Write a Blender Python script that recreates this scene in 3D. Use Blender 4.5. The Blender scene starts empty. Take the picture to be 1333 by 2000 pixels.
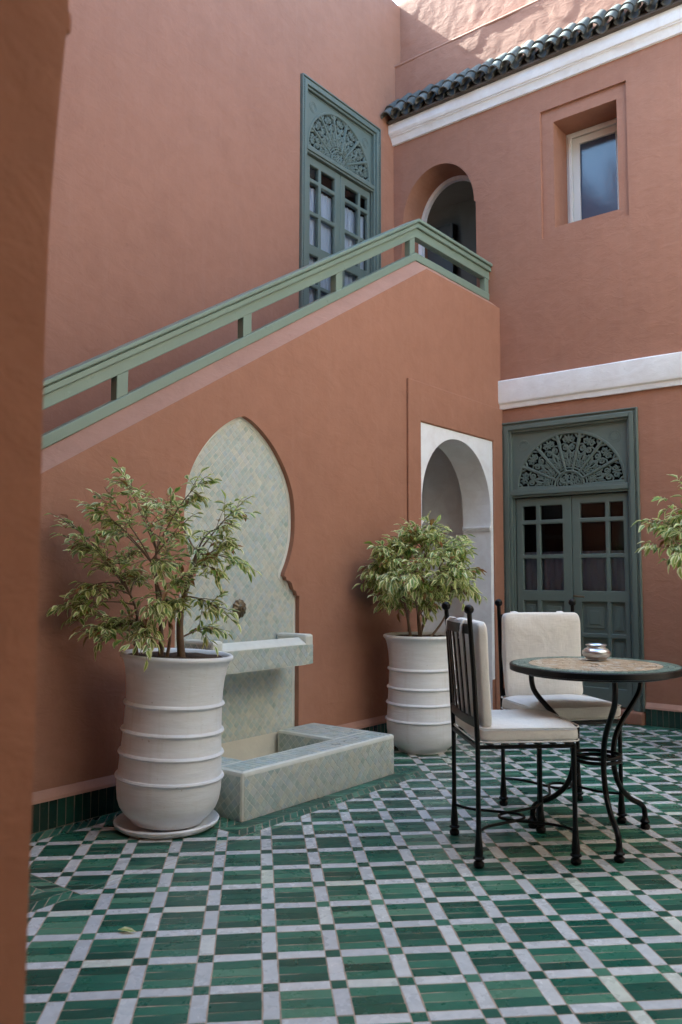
import bpy, bmesh, math, random
from mathutils import Vector, Matrix, geometry, noise as mnoise
random.seed(7)
R = math.radians
scene = bpy.context.scene
COL = scene.collection

# ------------------------------------------------------------------ camera
cam_d = bpy.data.cameras.new('camera')
cam = bpy.data.objects.new('camera', cam_d)
COL.objects.link(cam)
scene.camera = cam
_yaw, _pitch, _roll = 0.8979, 0.0801, 0.0027
_f = Vector((math.sin(_yaw)*math.cos(_pitch), math.cos(_yaw)*math.cos(_pitch), math.sin(_pitch)))
_r = Vector((math.cos(_yaw), -math.sin(_yaw), 0))
_u = _r.cross(_f)
_r2 = _r*math.cos(_roll) + _u*math.sin(_roll)
_u2 = -_r*math.sin(_roll) + _u*math.cos(_roll)
M3 = Matrix((_r2, _u2, -_f)).transposed()
CAM = Vector((-6.2525, -3.2484, 1.08))
cam.matrix_world = Matrix.Translation(CAM) @ M3.to_4x4()
cam_d.sensor_fit = 'VERTICAL'
cam_d.sensor_height = 36.0
cam_d.lens = 28.98
cam_d.clip_start = 0.05
cam_d.clip_end = 300
cam_d.dof.use_dof = True
cam_d.dof.focus_distance = 4.2
cam_d.dof.aperture_fstop = 4.0

# ------------------------------------------------------------------ sky, sun, exposure
SUN = Vector((-0.095, 1.0, 1.03)).normalized()       # from the scene towards the sun
world = bpy.data.worlds.new('World')
scene.world = world
world.use_nodes = True
wn = world.node_tree
wn.nodes.clear()
sky = wn.nodes.new('ShaderNodeTexSky')
sky.sky_type = 'NISHITA'
sky.sun_disc = False
sky.sun_elevation = math.asin(SUN.z)
sky.sun_rotation = math.atan2(SUN.x, SUN.y)
sky.air_density = 1.0
sky.dust_density = 2.5
sky.ozone_density = 0.7
bg = wn.nodes.new('ShaderNodeBackground')
bg.inputs['Strength'].default_value = 0.13
wo = wn.nodes.new('ShaderNodeOutputWorld')
wn.links.new(sky.outputs['Color'], bg.inputs['Color'])
wn.links.new(bg.outputs['Background'], wo.inputs['Surface'])
sun_d = bpy.data.lights.new('sun', 'SUN')
sun_d.energy = 4.5
sun_d.angle = R(0.5)
sun_d.color = (1.0, 0.95, 0.86)
sun = bpy.data.objects.new('sun', sun_d)
COL.objects.link(sun)
sun.rotation_euler = (-SUN).to_track_quat('-Z', 'Y').to_euler()
sun.location = SUN*20
vs = scene.view_settings
vs.view_transform = 'Standard'
vs.look = 'None'
vs.exposure = 3.05
vs.gamma = 1.0
vs.use_curve_mapping = False
try:
    vs.use_white_balance = True
    vs.white_balance_temperature = 5450
    vs.white_balance_tint = -7
except Exception:
    pass
scene.cycles.max_bounces = 10
scene.cycles.diffuse_bounces = 6
scene.cycles.use_denoising = True

# ------------------------------------------------------------------ material helpers
def _mat(name):
    m = bpy.data.materials.new(name)
    m.use_nodes = True
    nt = m.node_tree
    b = nt.nodes['Principled BSDF']
    return m, nt, b
def N(nt, kind, **kw):
    n = nt.nodes.new('ShaderNode'+kind)
    for k, v in kw.items():
        if k in n.inputs: n.inputs[k].default_value = v
        else: setattr(n, k, v)
    return n
def L(nt, a, b): nt.links.new(a, b)
def coords(nt, scale=(1, 1, 1)):
    t = N(nt, 'TexCoord')
    mp = N(nt, 'Mapping')
    mp.inputs['Scale'].default_value = scale
    L(nt, t.outputs['Object'], mp.inputs['Vector'])
    return mp.outputs['Vector']
def noise(nt, vec, scale, detail=4, rough=0.55, dist=0.0):
    n = N(nt, 'TexNoise')
    n.inputs['Scale'].default_value = scale
    n.inputs['Detail'].default_value = detail
    n.inputs['Roughness'].default_value = rough
    n.inputs['Distortion'].default_value = dist
    L(nt, vec, n.inputs['Vector'])
    return n.outputs['Fac']
def ramp(nt, fac, stops):
    r = N(nt, 'ValToRGB')
    e = r.color_ramp.elements
    while len(e) < len(stops): e.new(0.5)
    for el, (p, c) in zip(e, stops):
        el.position = p
        el.color = (c[0], c[1], c[2], 1) if not isinstance(c, (int, float)) else (c, c, c, 1)
    L(nt, fac, r.inputs['Fac'])
    return r.outputs['Color']
def mixc(nt, fac, a, b, mode='MIX'):
    m = N(nt, 'Mix')
    m.data_type = 'RGBA'
    m.blend_type = mode
    for sock, val in ((m.inputs[0], fac), (m.inputs[6], a), (m.inputs[7], b)):
        if hasattr(val, 'is_linked') or hasattr(val, 'links'): L(nt, val, sock)
        elif isinstance(val, (int, float)): sock.default_value = val
        else: sock.default_value = (*val, 1)
    return m.outputs[2]
def math2(nt, op, a, b):
    m = N(nt, 'Math')
    m.operation = op
    for sock, val in ((m.inputs[0], a), (m.inputs[1], b)):
        if isinstance(val, (int, float)): sock.default_value = val
        else: L(nt, val, sock)
    return m.outputs[0]
def bump(nt, b, height, strength=0.5, dist=0.01, prev=None):
    n = N(nt, 'Bump')
    n.inputs['Strength'].default_value = strength
    n.inputs['Distance'].default_value = dist
    L(nt, height, n.inputs['Height'])
    if prev is not None: L(nt, prev, n.inputs['Normal'])
    if b is not None: L(nt, n.outputs['Normal'], b.inputs['Normal'])
    return n.outputs['Normal']
def scl(c, k): return tuple(min(1, x*k) for x in c)

def plaster(name, col, rough=0.75, vary=0.1, rel=1.0, streak=0.0):
    m, nt, b = _mat(name)
    v = coords(nt)
    n1 = noise(nt, v, 0.9, 6, 0.6)
    n2 = noise(nt, v, 7, 5, 0.65, 0.6)
    c = mixc(nt, n1, scl(col, 1-vary), scl(col, 1+vary))
    sp = ramp(nt, n2, [(0.30, 0.0), (0.62, 1.0)])
    c = mixc(nt, sp, mixc(nt, 1.0, c, (0.90, 0.88, 0.87), 'MULTIPLY'), c)
    if streak:
        vz = coords(nt, (9, 9, 0.35))
        st = ramp(nt, noise(nt, vz, 2.2, 5, 0.7), [(0.48, 0.0), (0.74, 1.0)])
        c = mixc(nt, math2(nt, 'MULTIPLY', st, streak), c, (0.62, 0.50, 0.43))
    blot = ramp(nt, noise(nt, v, 2.1, 7, 0.72, 0.8), [(0.50, 0.0), (0.70, 1.0)])
    c = mixc(nt, math2(nt, 'MULTIPLY', blot, vary*1.6), c, scl(col, 0.80))
    # small chips and specks
    spk = ramp(nt, noise(nt, v, 34, 2, 0.5), [(0.71, 0.0), (0.75, 1.0)])
    c = mixc(nt, math2(nt, 'MULTIPLY', spk, 0.22), c, scl(col, 0.55))
    L(nt, c, b.inputs['Base Color'])
    b.inputs['Roughness'].default_value = rough
    b.inputs['Specular IOR Level'].default_value = 0.25
    h1 = noise(nt, v, 2.6, 5, 0.55, 0.8)
    p = bump(nt, None, h1, 0.12*rel, 0.05)
    vx = coords(nt, (1, 1, 1.7))
    h2 = ramp(nt, noise(nt, vx, 8, 5, 0.6, 1.0), [(0.42, 0.0), (0.66, 1.0)])
    p = bump(nt, None, h2, 0.16*rel, 0.008, p)
    h3 = noise(nt, v, 95, 4, 0.6)
    bump(nt, b, h3, 0.22*rel, 0.002, p)
    return m
def paint(name, col, rough=0.42, vary=0.12, wear=None):
    m, nt, b = _mat(name)
    v = coords(nt)
    c = mixc(nt, noise(nt, v, 2.5, 5), scl(col, 1-vary), scl(col, 1+vary))
    if wear:
        w = ramp(nt, noise(nt, v, 26, 6, 0.7), [(0.63, 0.0), (0.72, 1.0)])
        c = mixc(nt, math2(nt, 'MULTIPLY', w, 0.5), c, wear)
    L(nt, c, b.inputs['Base Color'])
    b.inputs['Specular IOR Level'].default_value = 0.35
    L(nt, ramp(nt, noise(nt, v, 14, 4), [(0.3, rough*0.8), (0.7, min(1, rough*1.25))]), b.inputs['Roughness'])
    bump(nt, b, noise(nt, coords(nt, (20, 20, 3)), 9, 4), 0.15, 0.002)
    return m
def rnd(nt, island):
    if island: return N(nt, 'NewGeometry').outputs['Random Per Island']
    return N(nt, 'ObjectInfo').outputs['Random']
def glaze(name, stops, rough=0.22, island=False, spots=None, rel=1.0, coat=0.0, spot=0.8):
    """glazed fired tile: each piece picks a tone of its own"""
    m, nt, b = _mat(name)
    g = N(nt, 'NewGeometry')
    v = g.outputs['Position']
    c = ramp(nt, rnd(nt, island), stops)
    n1 = noise(nt, v, 30, 5, 0.65, 0.5)
    c = mixc(nt, 0.8, c, ramp(nt, n1, [(0.25, (1-spot*0.4,)*3), (0.75, (1.15, 1.15, 1.15))]), 'MULTIPLY')
    if spots:
        w = ramp(nt, noise(nt, v, 55, 5, 0.7), [(0.64, 0.0), (0.69, 1.0)])
        c = mixc(nt, math2(nt, 'MULTIPLY', w, spot), c, spots)
        d = ramp(nt, noise(nt, v, 3.1, 5, 0.65), [(0.42, 0.0), (0.8, 1.0)])
        c = mixc(nt, math2(nt, 'MULTIPLY', d, spot*0.35), c, spots)
    L(nt, c, b.inputs['Base Color'])
    L(nt, ramp(nt, noise(nt, v, 9, 5, 0.6), [(0.3, rough*0.75), (0.72, rough*1.7)]), b.inputs['Roughness'])
    b.inputs['Coat Weight'].default_value = coat
    p = bump(nt, None, noise(nt, v, 18, 3), 0.25*rel, 0.01)
    bump(nt, b, noise(nt, v, 160, 3), 0.12*rel, 0.002, p)
    return m
def simple(name, col, rough=0.5, metal=0.0, spec=0.5, bumpscale=0, bumpd=0.002, vary=0.0, vscale=5):
    m, nt, b = _mat(name)
    v = coords(nt)
    if vary:
        L(nt, mixc(nt, noise(nt, v, vscale, 5, 0.6), scl(col, 1-vary), scl(col, 1+vary)), b.inputs['Base Color'])
    else:
        b.inputs['Base Color'].default_value = (*col, 1)
    b.inputs['Roughness'].default_value = rough
    b.inputs['Metallic'].default_value = metal
    b.inputs['Specular IOR Level'].default_value = spec
    if bumpscale: bump(nt, b, noise(nt, v, bumpscale, 5, 0.6), 0.5, bumpd)
    return m
def glass_pane(name, tint=(0.8, 0.85, 0.9)):
    m, nt, b = _mat(name)
    nt.nodes.remove(b)
    out = nt.nodes['Material Output']
    tr = N(nt, 'BsdfTransparent'); tr.inputs['Color'].default_value = (*tint, 1)
    gl = N(nt, 'BsdfGlossy'); gl.inputs['Roughness'].default_value = 0.03
    fr = N(nt, 'Fresnel'); fr.inputs['IOR'].default_value = 1.5
    nm = bump(nt, None, noise(nt, coords(nt), 3, 2), 0.06, 0.02)
    L(nt, nm, gl.inputs['Normal'])
    mx = N(nt, 'MixShader')
    L(nt, fr.outputs['Fac'], mx.inputs['Fac']); L(nt, tr.outputs[0], mx.inputs[1]); L(nt, gl.outputs[0], mx.inputs[2])
    L(nt, mx.outputs[0], out.inputs['Surface'])
    return m
def leafmat(name, a, b_, rough=0.4):
    m, nt, b = _mat(name)
    g = N(nt, 'NewGeometry')
    o = N(nt, 'ObjectInfo')
    mx_ = math2(nt, 'ADD', o.outputs['Random'], g.outputs['Random Per Island'])
    f = math2(nt, 'FRACT', mx_, 0)
    c = mixc(nt, f, a, b_)
    c = mixc(nt, 0.5, c, ramp(nt, noise(nt, g.outputs['Position'], 70, 3), [(0.3, 0.7), (0.7, 1.25)]), 'MULTIPLY')
    L(nt, c, b.inputs['Base Color'])
    b.inputs['Roughness'].default_value = rough
    tl = N(nt, 'BsdfTranslucent'); L(nt, c, tl.inputs['Color'])
    ms = N(nt, 'MixShader'); ms.inputs['Fac'].default_value = 0.35
    out = nt.nodes['Material Output']
    L(nt, b.outputs[0], ms.inputs[1]); L(nt, tl.outputs[0], ms.inputs[2]); L(nt, ms.outputs[0], out.inputs['Surface'])
    return m

TERRA = (0.35, 0.175, 0.113)
BOUNCE_PALE = (0.40, 0.335, 0.285)  # pale tone chosen so the unseen wing bounces more neutral light
M = {}
M['terra'] = plaster('terracotta_plaster', TERRA, streak=0.03)
M['terra_rough'] = plaster('rough_terracotta_plaster', TERRA, rel=1.1)
M['terra_pale'] = plaster('pale_terracotta_plaster', (0.43, 0.245, 0.175), vary=0.13)  # paler terracotta tone for the parapet cap and skirting ledges
M['bounce_pale'] = plaster('bounce_pale_plaster', BOUNCE_PALE)
M['pillar'] = plaster('pillar_plaster', (0.37, 0.165, 0.095))
M['white'] = plaster('white_plaster', (0.86, 0.875, 0.90), vary=0.04, rel=0.6)
M['white_band'] = plaster('white_moulding', (0.88, 0.89, 0.90), vary=0.04, rel=0.7)
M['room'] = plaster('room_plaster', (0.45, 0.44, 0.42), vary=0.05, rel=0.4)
M['room_shaded'] = plaster('shaded_room_plaster', (0.10, 0.10, 0.105), vary=0.05, rel=0.4)  # corridor plaster darkened, its deep shade put into the colour
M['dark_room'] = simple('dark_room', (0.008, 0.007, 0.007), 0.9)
M['rail'] = paint('rail_green_paint', (0.195, 0.258, 0.208), 0.34, wear=(0.28, 0.36, 0.30))
M['door'] = paint('door_green_paint', (0.13, 0.163, 0.142), 0.42, wear=(0.17, 0.215, 0.195))
M['wframe'] = paint('window_white_paint', (0.72, 0.71, 0.66), 0.4, vary=0.05)
M['glass'] = glass_pane('window_glass')
M['glassdark'] = simple('frosted_window_glass', (0.055, 0.075, 0.12), 0.12, spec=0.8, bumpscale=2, bumpd=0.004)
M['curtain'] = simple('blue_curtain', (0.50, 0.56, 0.70), 0.85, bumpscale=30)
M['curtain_pale'] = simple('pale_curtain', (0.50, 0.53, 0.62), 0.85, bumpscale=30)
M['darkwood'] = simple('dark_wood', (0.02, 0.014, 0.012), 0.5)
M['grout'] = simple('floor_grout', (0.40, 0.30, 0.22), 0.9, bumpscale=60, vary=0.7, vscale=22)
GR = [(0.0, (0.012, 0.062, 0.041)), (0.3, (0.017, 0.085, 0.055)), (0.6, (0.025, 0.115, 0.073)), (0.82, (0.045, 0.16, 0.10)), (1.0, (0.105, 0.225, 0.14))]
WH = [(0.0, (0.50, 0.50, 0.50)), (0.6, (0.58, 0.58, 0.57)), (0.92, (0.62, 0.61, 0.585)), (1.0, (0.60, 0.62, 0.50))]
M['green_o'] = glaze('green_floor_tile', GR, 0.26, False, (0.12, 0.10, 0.065), spot=0.26)
M['green_i'] = glaze('green_floor_tile_field', GR, 0.26, True, (0.12, 0.10, 0.065), spot=0.26)
M['white_o'] = glaze('white_floor_tile', WH, 0.24, False, (0.42, 0.37, 0.32), spot=0.45)
M['white_i'] = glaze('white_floor_tile_field', WH, 0.24, True, (0.42, 0.37, 0.32), spot=0.45)
SK = [(0.0, (0.008, 0.034, 0.026)), (0.6, (0.012, 0.05, 0.036)), (1.0, (0.026, 0.085, 0.06))]
M['skirt'] = glaze('green_skirting_tile', SK, 0.16, False, (0.12, 0.10, 0.07))
ZE = [(0.0, (0.40, 0.49, 0.455)), (0.2, (0.46, 0.54, 0.52)), (0.42, (0.50, 0.55, 0.485)), (0.62, (0.58, 0.59, 0.50)), (0.8, (0.425, 0.51, 0.535)), (0.92, (0.55, 0.58, 0.55)), (1.0, (0.34, 0.43, 0.38))]
M['zel_o'] = glaze('pale_zellige_tile', ZE, 0.3, False, (0.52, 0.46, 0.34))
M['zel_i'] = glaze('pale_zellige_field', ZE, 0.3, True, (0.52, 0.46, 0.34))
M['dark_grout'] = simple('skirting_joint', (0.16, 0.13, 0.095), 0.9, bumpscale=60, vary=0.5, vscale=25)
M['zel_grout'] = simple('zellige_grout', (0.66, 0.62, 0.52), 0.85, bumpscale=50, vary=0.2)
M['zel_edge'] = simple('zellige_edge', (0.66, 0.67, 0.60), 0.45, bumpscale=40, vary=0.14, vscale=20)
M['roof'] = glaze('roof_tile_glaze', [(0.0, (0.065, 0.064, 0.056)), (0.5, (0.105, 0.103, 0.09)), (1.0, (0.16, 0.155, 0.135))], 0.7, False, (0.16, 0.14, 0.11))
M['mortar'] = simple('mortar', (0.10, 0.08, 0.065), 0.9, bumpscale=30, bumpd=0.01)
def potmat():
    m, nt, b = _mat('white_pot_glaze')
    v = coords(nt)
    c = mixc(nt, noise(nt, v, 3, 6, 0.6), (0.76, 0.775, 0.80), (0.84, 0.855, 0.88))
    st = ramp(nt, noise(nt, coords(nt, (3, 3, 14)), 3, 5, 0.6), [(0.4, 0.0), (0.75, 1.0)])
    c = mixc(nt, math2(nt, 'MULTIPLY', st, 0.35), c, (0.62, 0.61, 0.59))
    spk = ramp(nt, noise(nt, v, 60, 3), [(0.70, 0.0), (0.75, 1.0)])
    c = mixc(nt, math2(nt, 'MULTIPLY', spk, 0.5), c, (0.30, 0.24, 0.18))
    dr = ramp(nt, noise(nt, coords(nt, (14, 14, 1.1)), 1.6, 5, 0.65), [(0.55, 0.0), (0.74, 1.0)])
    c = mixc(nt, math2(nt, 'MULTIPLY', dr, 0.22), c, (0.48, 0.43, 0.35))
    L(nt, c, b.inputs['Base Color'])
    b.inputs['Roughness'].default_value = 0.36
    p = bump(nt, None, noise(nt, coords(nt, (1, 1, 6)), 6, 4), 0.35, 0.008)
    bump(nt, b, noise(nt, v, 70, 3), 0.15, 0.002, p)
    return m
M['pot'] = potmat()
M['soil'] = simple('soil', (0.055, 0.032, 0.02), 0.95, bumpscale=40, bumpd=0.02, vary=0.5, vscale=25)
M['bark'] = simple('bark', (0.20, 0.135, 0.09), 0.8, bumpscale=60, bumpd=0.004, vary=0.25, vscale=30)
M['twig'] = simple('green_twig', (0.13, 0.12, 0.045), 0.6)
M['leaf_green'] = leafmat('leaf_green', (0.14, 0.26, 0.055), (0.29, 0.42, 0.11))
M['leaf_cream'] = leafmat('leaf_cream_margin', (0.74, 0.77, 0.32), (0.88, 0.86, 0.54))
M['leaf_lime'] = leafmat('leaf_lime', (0.30, 0.40, 0.07), (0.48, 0.53, 0.13))
M['leaf_dry'] = leafmat('leaf_dry', (0.36, 0.24, 0.08), (0.30, 0.13, 0.05))
M['iron'] = simple('black_iron', (0.0035, 0.0035, 0.004), 0.38, spec=0.22, bumpscale=50, bumpd=0.001)
def linen():
    m, nt, b = _mat('cream_linen')
    v = coords(nt)
    c = mixc(nt, noise(nt, v, 6, 5), (0.68, 0.655, 0.61), (0.78, 0.755, 0.71))
    wv = mixc(nt, 0.5, noise(nt, coords(nt, (260, 20, 60)), 1.0, 2), noise(nt, coords(nt, (20, 260, 260)), 1.0, 2))
    c = mixc(nt, 0.5, c, ramp(nt, wv, [(0.3, 0.78), (0.7, 1.12)]), 'MULTIPLY')
    L(nt, c, b.inputs['Base Color'])
    b.inputs['Roughness'].default_value = 0.92
    b.inputs['Specular IOR Level'].default_value = 0.15
    p = bump(nt, None, noise(nt, v, 9, 3, 0.5, 0.5), 0.4, 0.02)
    bump(nt, b, wv, 0.35, 0.002, p)
    return m
M['linen'] = linen()
M['silver'] = simple('hammered_silver', (0.56, 0.58, 0.61), 0.30, 1.0, bumpscale=70, bumpd=0.0015, vary=0.2)
M['bronze'] = simple('old_bronze', (0.16, 0.12, 0.07), 0.5, 0.7, bumpscale=60, vary=0.4, vscale=30)
M['mos_tan'] = glaze('tan_mosaic', [(0.0, (0.36, 0.24, 0.13)), (0.5, (0.46, 0.33, 0.2)), (0.85, (0.52, 0.42, 0.29)), (1.0, (0.55, 0.52, 0.45))], 0.3, True)
M['mos_green'] = glaze('green_mosaic', [(0.0, (0.07, 0.12, 0.095)), (0.7, (0.12, 0.18, 0.145)), (1.0, (0.24, 0.29, 0.24))], 0.3, True)

# ------------------------------------------------------------------ mesh helpers
class MB:
    def __init__(s): s.v = []; s.f = []; s.m = []
    def add(s, vs_, fs, mat=0):
        o = len(s.v)
        s.v.extend([tuple(p) for p in vs_])
        for k in fs:
            s.f.append(tuple(i+o for i in k)); s.m.append(mat)
        return s
    def box(s, x0, x1, y0, y1, z0, z1, mat=0):
        P = [(x0,y0,z0),(x1,y0,z0),(x1,y1,z0),(x0,y1,z0),(x0,y0,z1),(x1,y0,z1),(x1,y1,z1),(x0,y1,z1)]
        return s.add(P, [(3,2,1,0),(4,5,6,7),(0,1,5,4),(1,2,6,5),(2,3,7,6),(3,0,4,7)], mat)
    def tube(s, pts, rad, n=8, closed=False, mat=0, flat=1.0, cap=True):
        pts = [Vector(p) for p in pts]
        k = len(pts)
        rs = rad if isinstance(rad, (list, tuple)) else [rad]*k
        tang = []
        for i in range(k):
            a = pts[(i-1) % k] if closed or i > 0 else pts[i]
            b = pts[(i+1) % k] if closed or i < k-1 else pts[i]
            t = (b-a)
            tang.append(t.normalized() if t.length > 1e-9 else Vector((0, 0, 1)))
        up = Vector((0, 0, 1)) if abs(tang[0].z) < 0.9 else Vector((1, 0, 0))
        nrm = (up - tang[0]*up.dot(tang[0])).normalized()
        V = []
        for i in range(k):
            nrm = nrm - tang[i]*nrm.dot(tang[i])
            nrm = nrm.normalized() if nrm.length > 1e-6 else tang[i].orthogonal().normalized()
            bn = tang[i].cross(nrm)
            for j in range(n):
                a = 2*math.pi*j/n
                V.append(pts[i] + (nrm*math.cos(a)*flat + bn*math.sin(a))*rs[i])
        F = []
        for i in range(k if closed else k-1):
            i2 = (i+1) % k
            for j in range(n):
                j2 = (j+1) % n
                F.append((i*n+j, i*n+j2, i2*n+j2, i2*n+j))
        if not closed and cap:
            F.append(tuple(range(n-1, -1, -1))); F.append(tuple(range((k-1)*n, k*n)))
        return s.add(V, F, mat)
    def lathe(s, prof, n=48, c=(0, 0, 0), mat=0):
        V = []; F = []
        for r, z in prof:
            for j in range(n):
                a = 2*math.pi*j/n
                V.append((c[0]+r*math.cos(a), c[1]+r*math.sin(a), c[2]+z))
        k = len(prof)
        for i in range(k-1):
            for j in range(n):
                j2 = (j+1) % n
                F.append((i*n+j, i*n+j2, (i+1)*n+j2, (i+1)*n+j))
        F.append(tuple(range(n-1, -1, -1))); F.append(tuple(range((k-1)*n, k*n)))
        return s.add(V, F, mat)
    def slab(s, outer, holes, to3, d0, d1, mat=0, back=True, sides=True):
        loops = [outer]+list(holes)
        flat = [p for lp in loops for p in lp]
        tris = geometry.tessellate_polygon([[Vector((p[0], p[1], 0)) for p in lp] for lp in loops])
        s.add([to3(p[0], p[1], d0) for p in flat], [tuple(t) for t in tris], mat)
        if back: s.add([to3(p[0], p[1], d1) for p in flat], [tuple(t) for t in tris], mat)
        for li, lp in enumerate(loops):
            if li == 0 and not sides: continue
            k = len(lp)
            s.add([to3(p[0], p[1], d0) for p in lp]+[to3(p[0], p[1], d1) for p in lp],
                  [(i, (i+1) % k, k+(i+1) % k, k+i) for i in range(k)], mat)
        return s
    def mesh(s, name, mats, smooth=None, recalc=True, weld=True):
        me = bpy.data.meshes.new(name)
        me.from_pydata(s.v, [], s.f)
        for m in mats: me.materials.append(m)
        me.polygons.foreach_set('material_index', s.m)
        if recalc or weld:
            bm = bmesh.new(); bm.from_mesh(me)
            if weld: bmesh.ops.remove_doubles(bm, verts=bm.verts, dist=1e-5)
            if recalc: bmesh.ops.recalc_face_normals(bm, faces=bm.faces)
            bm.to_mesh(me); bm.free()
        if smooth is not None:
            me.shade_smooth()
            me.set_sharp_from_angle(angle=R(smooth))
        me.update()
        return me
    def build(s, name, mats, parent=None, smooth=None, bevel=0, recalc=True, weld=True):
        mats = mats if isinstance(mats, (list, tuple)) else [mats]
        o = bpy.data.objects.new(name, s.mesh(name, mats, smooth, recalc, weld))
        COL.objects.link(o)
        if parent: o.parent = parent
        if bevel:
            b = o.modifiers.new('bevel', 'BEVEL'); b.width = bevel; b.segments = 2; b.limit_method = 'ANGLE'; b.angle_limit = R(40)
        return o
def empty(name, loc=(0, 0, 0), parent=None, rot=None):
    e = bpy.data.objects.new(name, None); COL.objects.link(e)
    e.location = loc
    if rot is not None: e.rotation_euler = rot
    e.empty_display_size = 0.1
    if parent: e.parent = parent
    return e
def tag(o, label, cat, group=None):
    o['label'] = label; o['category'] = cat
    if group: o['group'] = group
    return o
def inst(name, me, parent, mw):
    o = bpy.data.objects.new(name, me); COL.objects.link(o)
    o.parent = parent
    o.matrix_local = mw
    return o
def stuff(o): o['kind'] = 'stuff'; return o
def clip(poly, nx, ny, c):
    """keep nx*x+ny*y <= c"""
    out = []
    for i in range(len(poly)):
        a, b = poly[i], poly[(i+1) % len(poly)]
        da, db = nx*a[0]+ny*a[1]-c, nx*b[0]+ny*b[1]-c
        if da <= 0: out.append(a)
        if (da < 0 < db) or (db < 0 < da):
            t = da/(da-db); out.append((a[0]+(b[0]-a[0])*t, a[1]+(b[1]-a[1])*t))
    return out
def area(p): return 0.5*sum(p[i][0]*p[(i+1) % len(p)][1]-p[(i+1) % len(p)][0]*p[i][1] for i in range(len(p)))
def tile_prism(mb, poly, to3, h, gap=0.0015, ch=0.0018, mat=0, jit=0.0, base=0.0):
    """a tile with eased edges: poly in uv, to3(u,v,w) puts it in place"""
    if area(poly) < 0: poly = poly[::-1]
    cx = sum(p[0] for p in poly)/len(poly); cy = sum(p[1] for p in poly)/len(poly)
    def inset(P, d):
        k = len(P); out = []
        for q in range(k):
            a, b, c = P[q-1], P[q], P[(q+1) % k]
            e1 = (b[0]-a[0], b[1]-a[1]); e2 = (c[0]-b[0], c[1]-b[1])
            l1 = math.hypot(*e1) or 1e-9; l2 = math.hypot(*e2) or 1e-9
            n1 = (-e1[1]/l1, e1[0]/l1); n2 = (-e2[1]/l2, e2[0]/l2)
            den = 1+n1[0]*n2[0]+n1[1]*n2[1]
            if den < 0.25: den = 0.25
            mx, my = (n1[0]+n2[0])/den*d, (n1[1]+n2[1])/den*d
            dx, dy = cx-b[0], cy-b[1]; lim = 0.8*math.hypot(dx, dy); ml = math.hypot(mx, my)
            if ml > lim: mx, my = dx*0.8, dy*0.8
            out.append((b[0]+mx, b[1]+my))
        return out
    n = len(poly)
    jt = [(p[0]+random.uniform(-jit, jit), p[1]+random.uniform(-jit, jit)) for p in poly]
    o = inset(jt, gap); t = inset(jt, gap+ch)
    tx, ty = random.uniform(-1, 1)*jit*4, random.uniform(-1, 1)*jit*4
    hh = h+random.uniform(-jit, jit)*0.5
    V = [to3(p[0], p[1], base) for p in o]+[to3(p[0], p[1], hh-ch) for p in o]+[to3(p[0], p[1], hh+tx*(p[0]-cx)+ty*(p[1]-cy)) for p in t]
    F = [tuple(range(2*n, 3*n))]
    for i in range(n):
        j = (i+1) % n
        F.append((i, j, n+j, n+i)); F.append((n+i, n+j, 2*n+j, 2*n+i))
    mb.add(V, F, mat)
def arch_pts(cx, hw, zs, hh, z0, n=28, hwj=None, e=2.0):
    """arch opening from z0 up: jambs to zs, crown at zs+hh, counter-clockwise"""
    j = hwj if hwj else hw
    P = [(cx-j, z0), (cx+j, z0), (cx+j, zs-0.012)]
    for i in range(n+1):
        a = math.pi*i/n
        c_, s_ = math.cos(a), math.sin(a)
        P.append((cx+hw*math.copysign(abs(c_)**(2/e), c_), zs+hh*abs(s_)**(2/e)))
    P.append((cx-j, zs-0.012))
    return P
def lerp(a, b, t): return a+(b-a)*t

XZ = lambda u, v, d: (u, d, v)          # wall along X, depth = Y
YZ = lambda u, v, d: (d, u, v)          # wall along Y, depth = X

# ================================================================== SETTING: floor
floor = MB().add([(-22, -22, 0.0048), (12, -22, 0.0048), (12, 12, 0.0048), (-22, 12, 0.0048)], [(0, 1, 2, 3)]).build('floor', M['grout'])
floor['kind'] = 'structure'

PER = 0.1809
_a = R(-45.73)
EA = Vector((math.cos(_a), math.sin(_a))); EB = Vector((-math.sin(_a), math.cos(_a)))
ORG = Vector((-4.9677, -1.3043)) + 1.5*Vector((0.12604, -0.13176)) + 3*Vector((0.12732, 0.12642)) - EA*1.5*PER - EB*3*PER
FLOOR3 = lambda u, v, w: (u, v, w)
TW = 0.0445
def subtract(poly, x0, x1, y0, y1):
    out = []
    a = clip(poly, 0, 1, y0);  out.append(a)
    rest = clip(poly, 0, -1, -y0)
    b = clip(rest, 0, -1, -y1); out.append(b)
    rest = clip(rest, 0, 1, y1)
    out.append(clip(rest, 1, 0, x0)); out.append(clip(rest, -1, 0, -x1))
    return [p for p in out if len(p) >= 3 and abs(area(p)) > 2e-5]
def floor_pieces(poly):
    p = clip(poly, 0, 1, -0.115)
    if len(p) < 3: return []
    p = clip(p, 1, 0, -0.115)
    if len(p) < 3: return []
    res = []
    for q in subtract(p, -3.735, -2.285, -0.722, 1):
        res += subtract(q, -20, -4.535, -0.755, 1)
    return res
cells = []
for i in range(-30, 60):
    for j in range(-30, 60):
        c = ORG + EA*(i*PER) + EB*(j*PER)
        if not (-7.6 < c.x < 0.2 and -5.2 < c.y < 0.2): continue
        h = TW/2; g = (PER-TW)/3
        rects = [('g', -h, h, -h, h), ('w', -h, h, h, PER-h), ('w', h, PER-h, -h, h)]
        for k in range(3): rects.append(('g', h, PER-h, h+k*g, h+(k+1)*g))
        for kind, s0, s1, t0, t1 in rects:
            poly = [tuple(c+EA*s+EB*t) for s, t in ((s0, t0), (s1, t0), (s1, t1), (s0, t1))]
            cells.append((kind, poly, (s0, s1, t0, t1), c))
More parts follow.
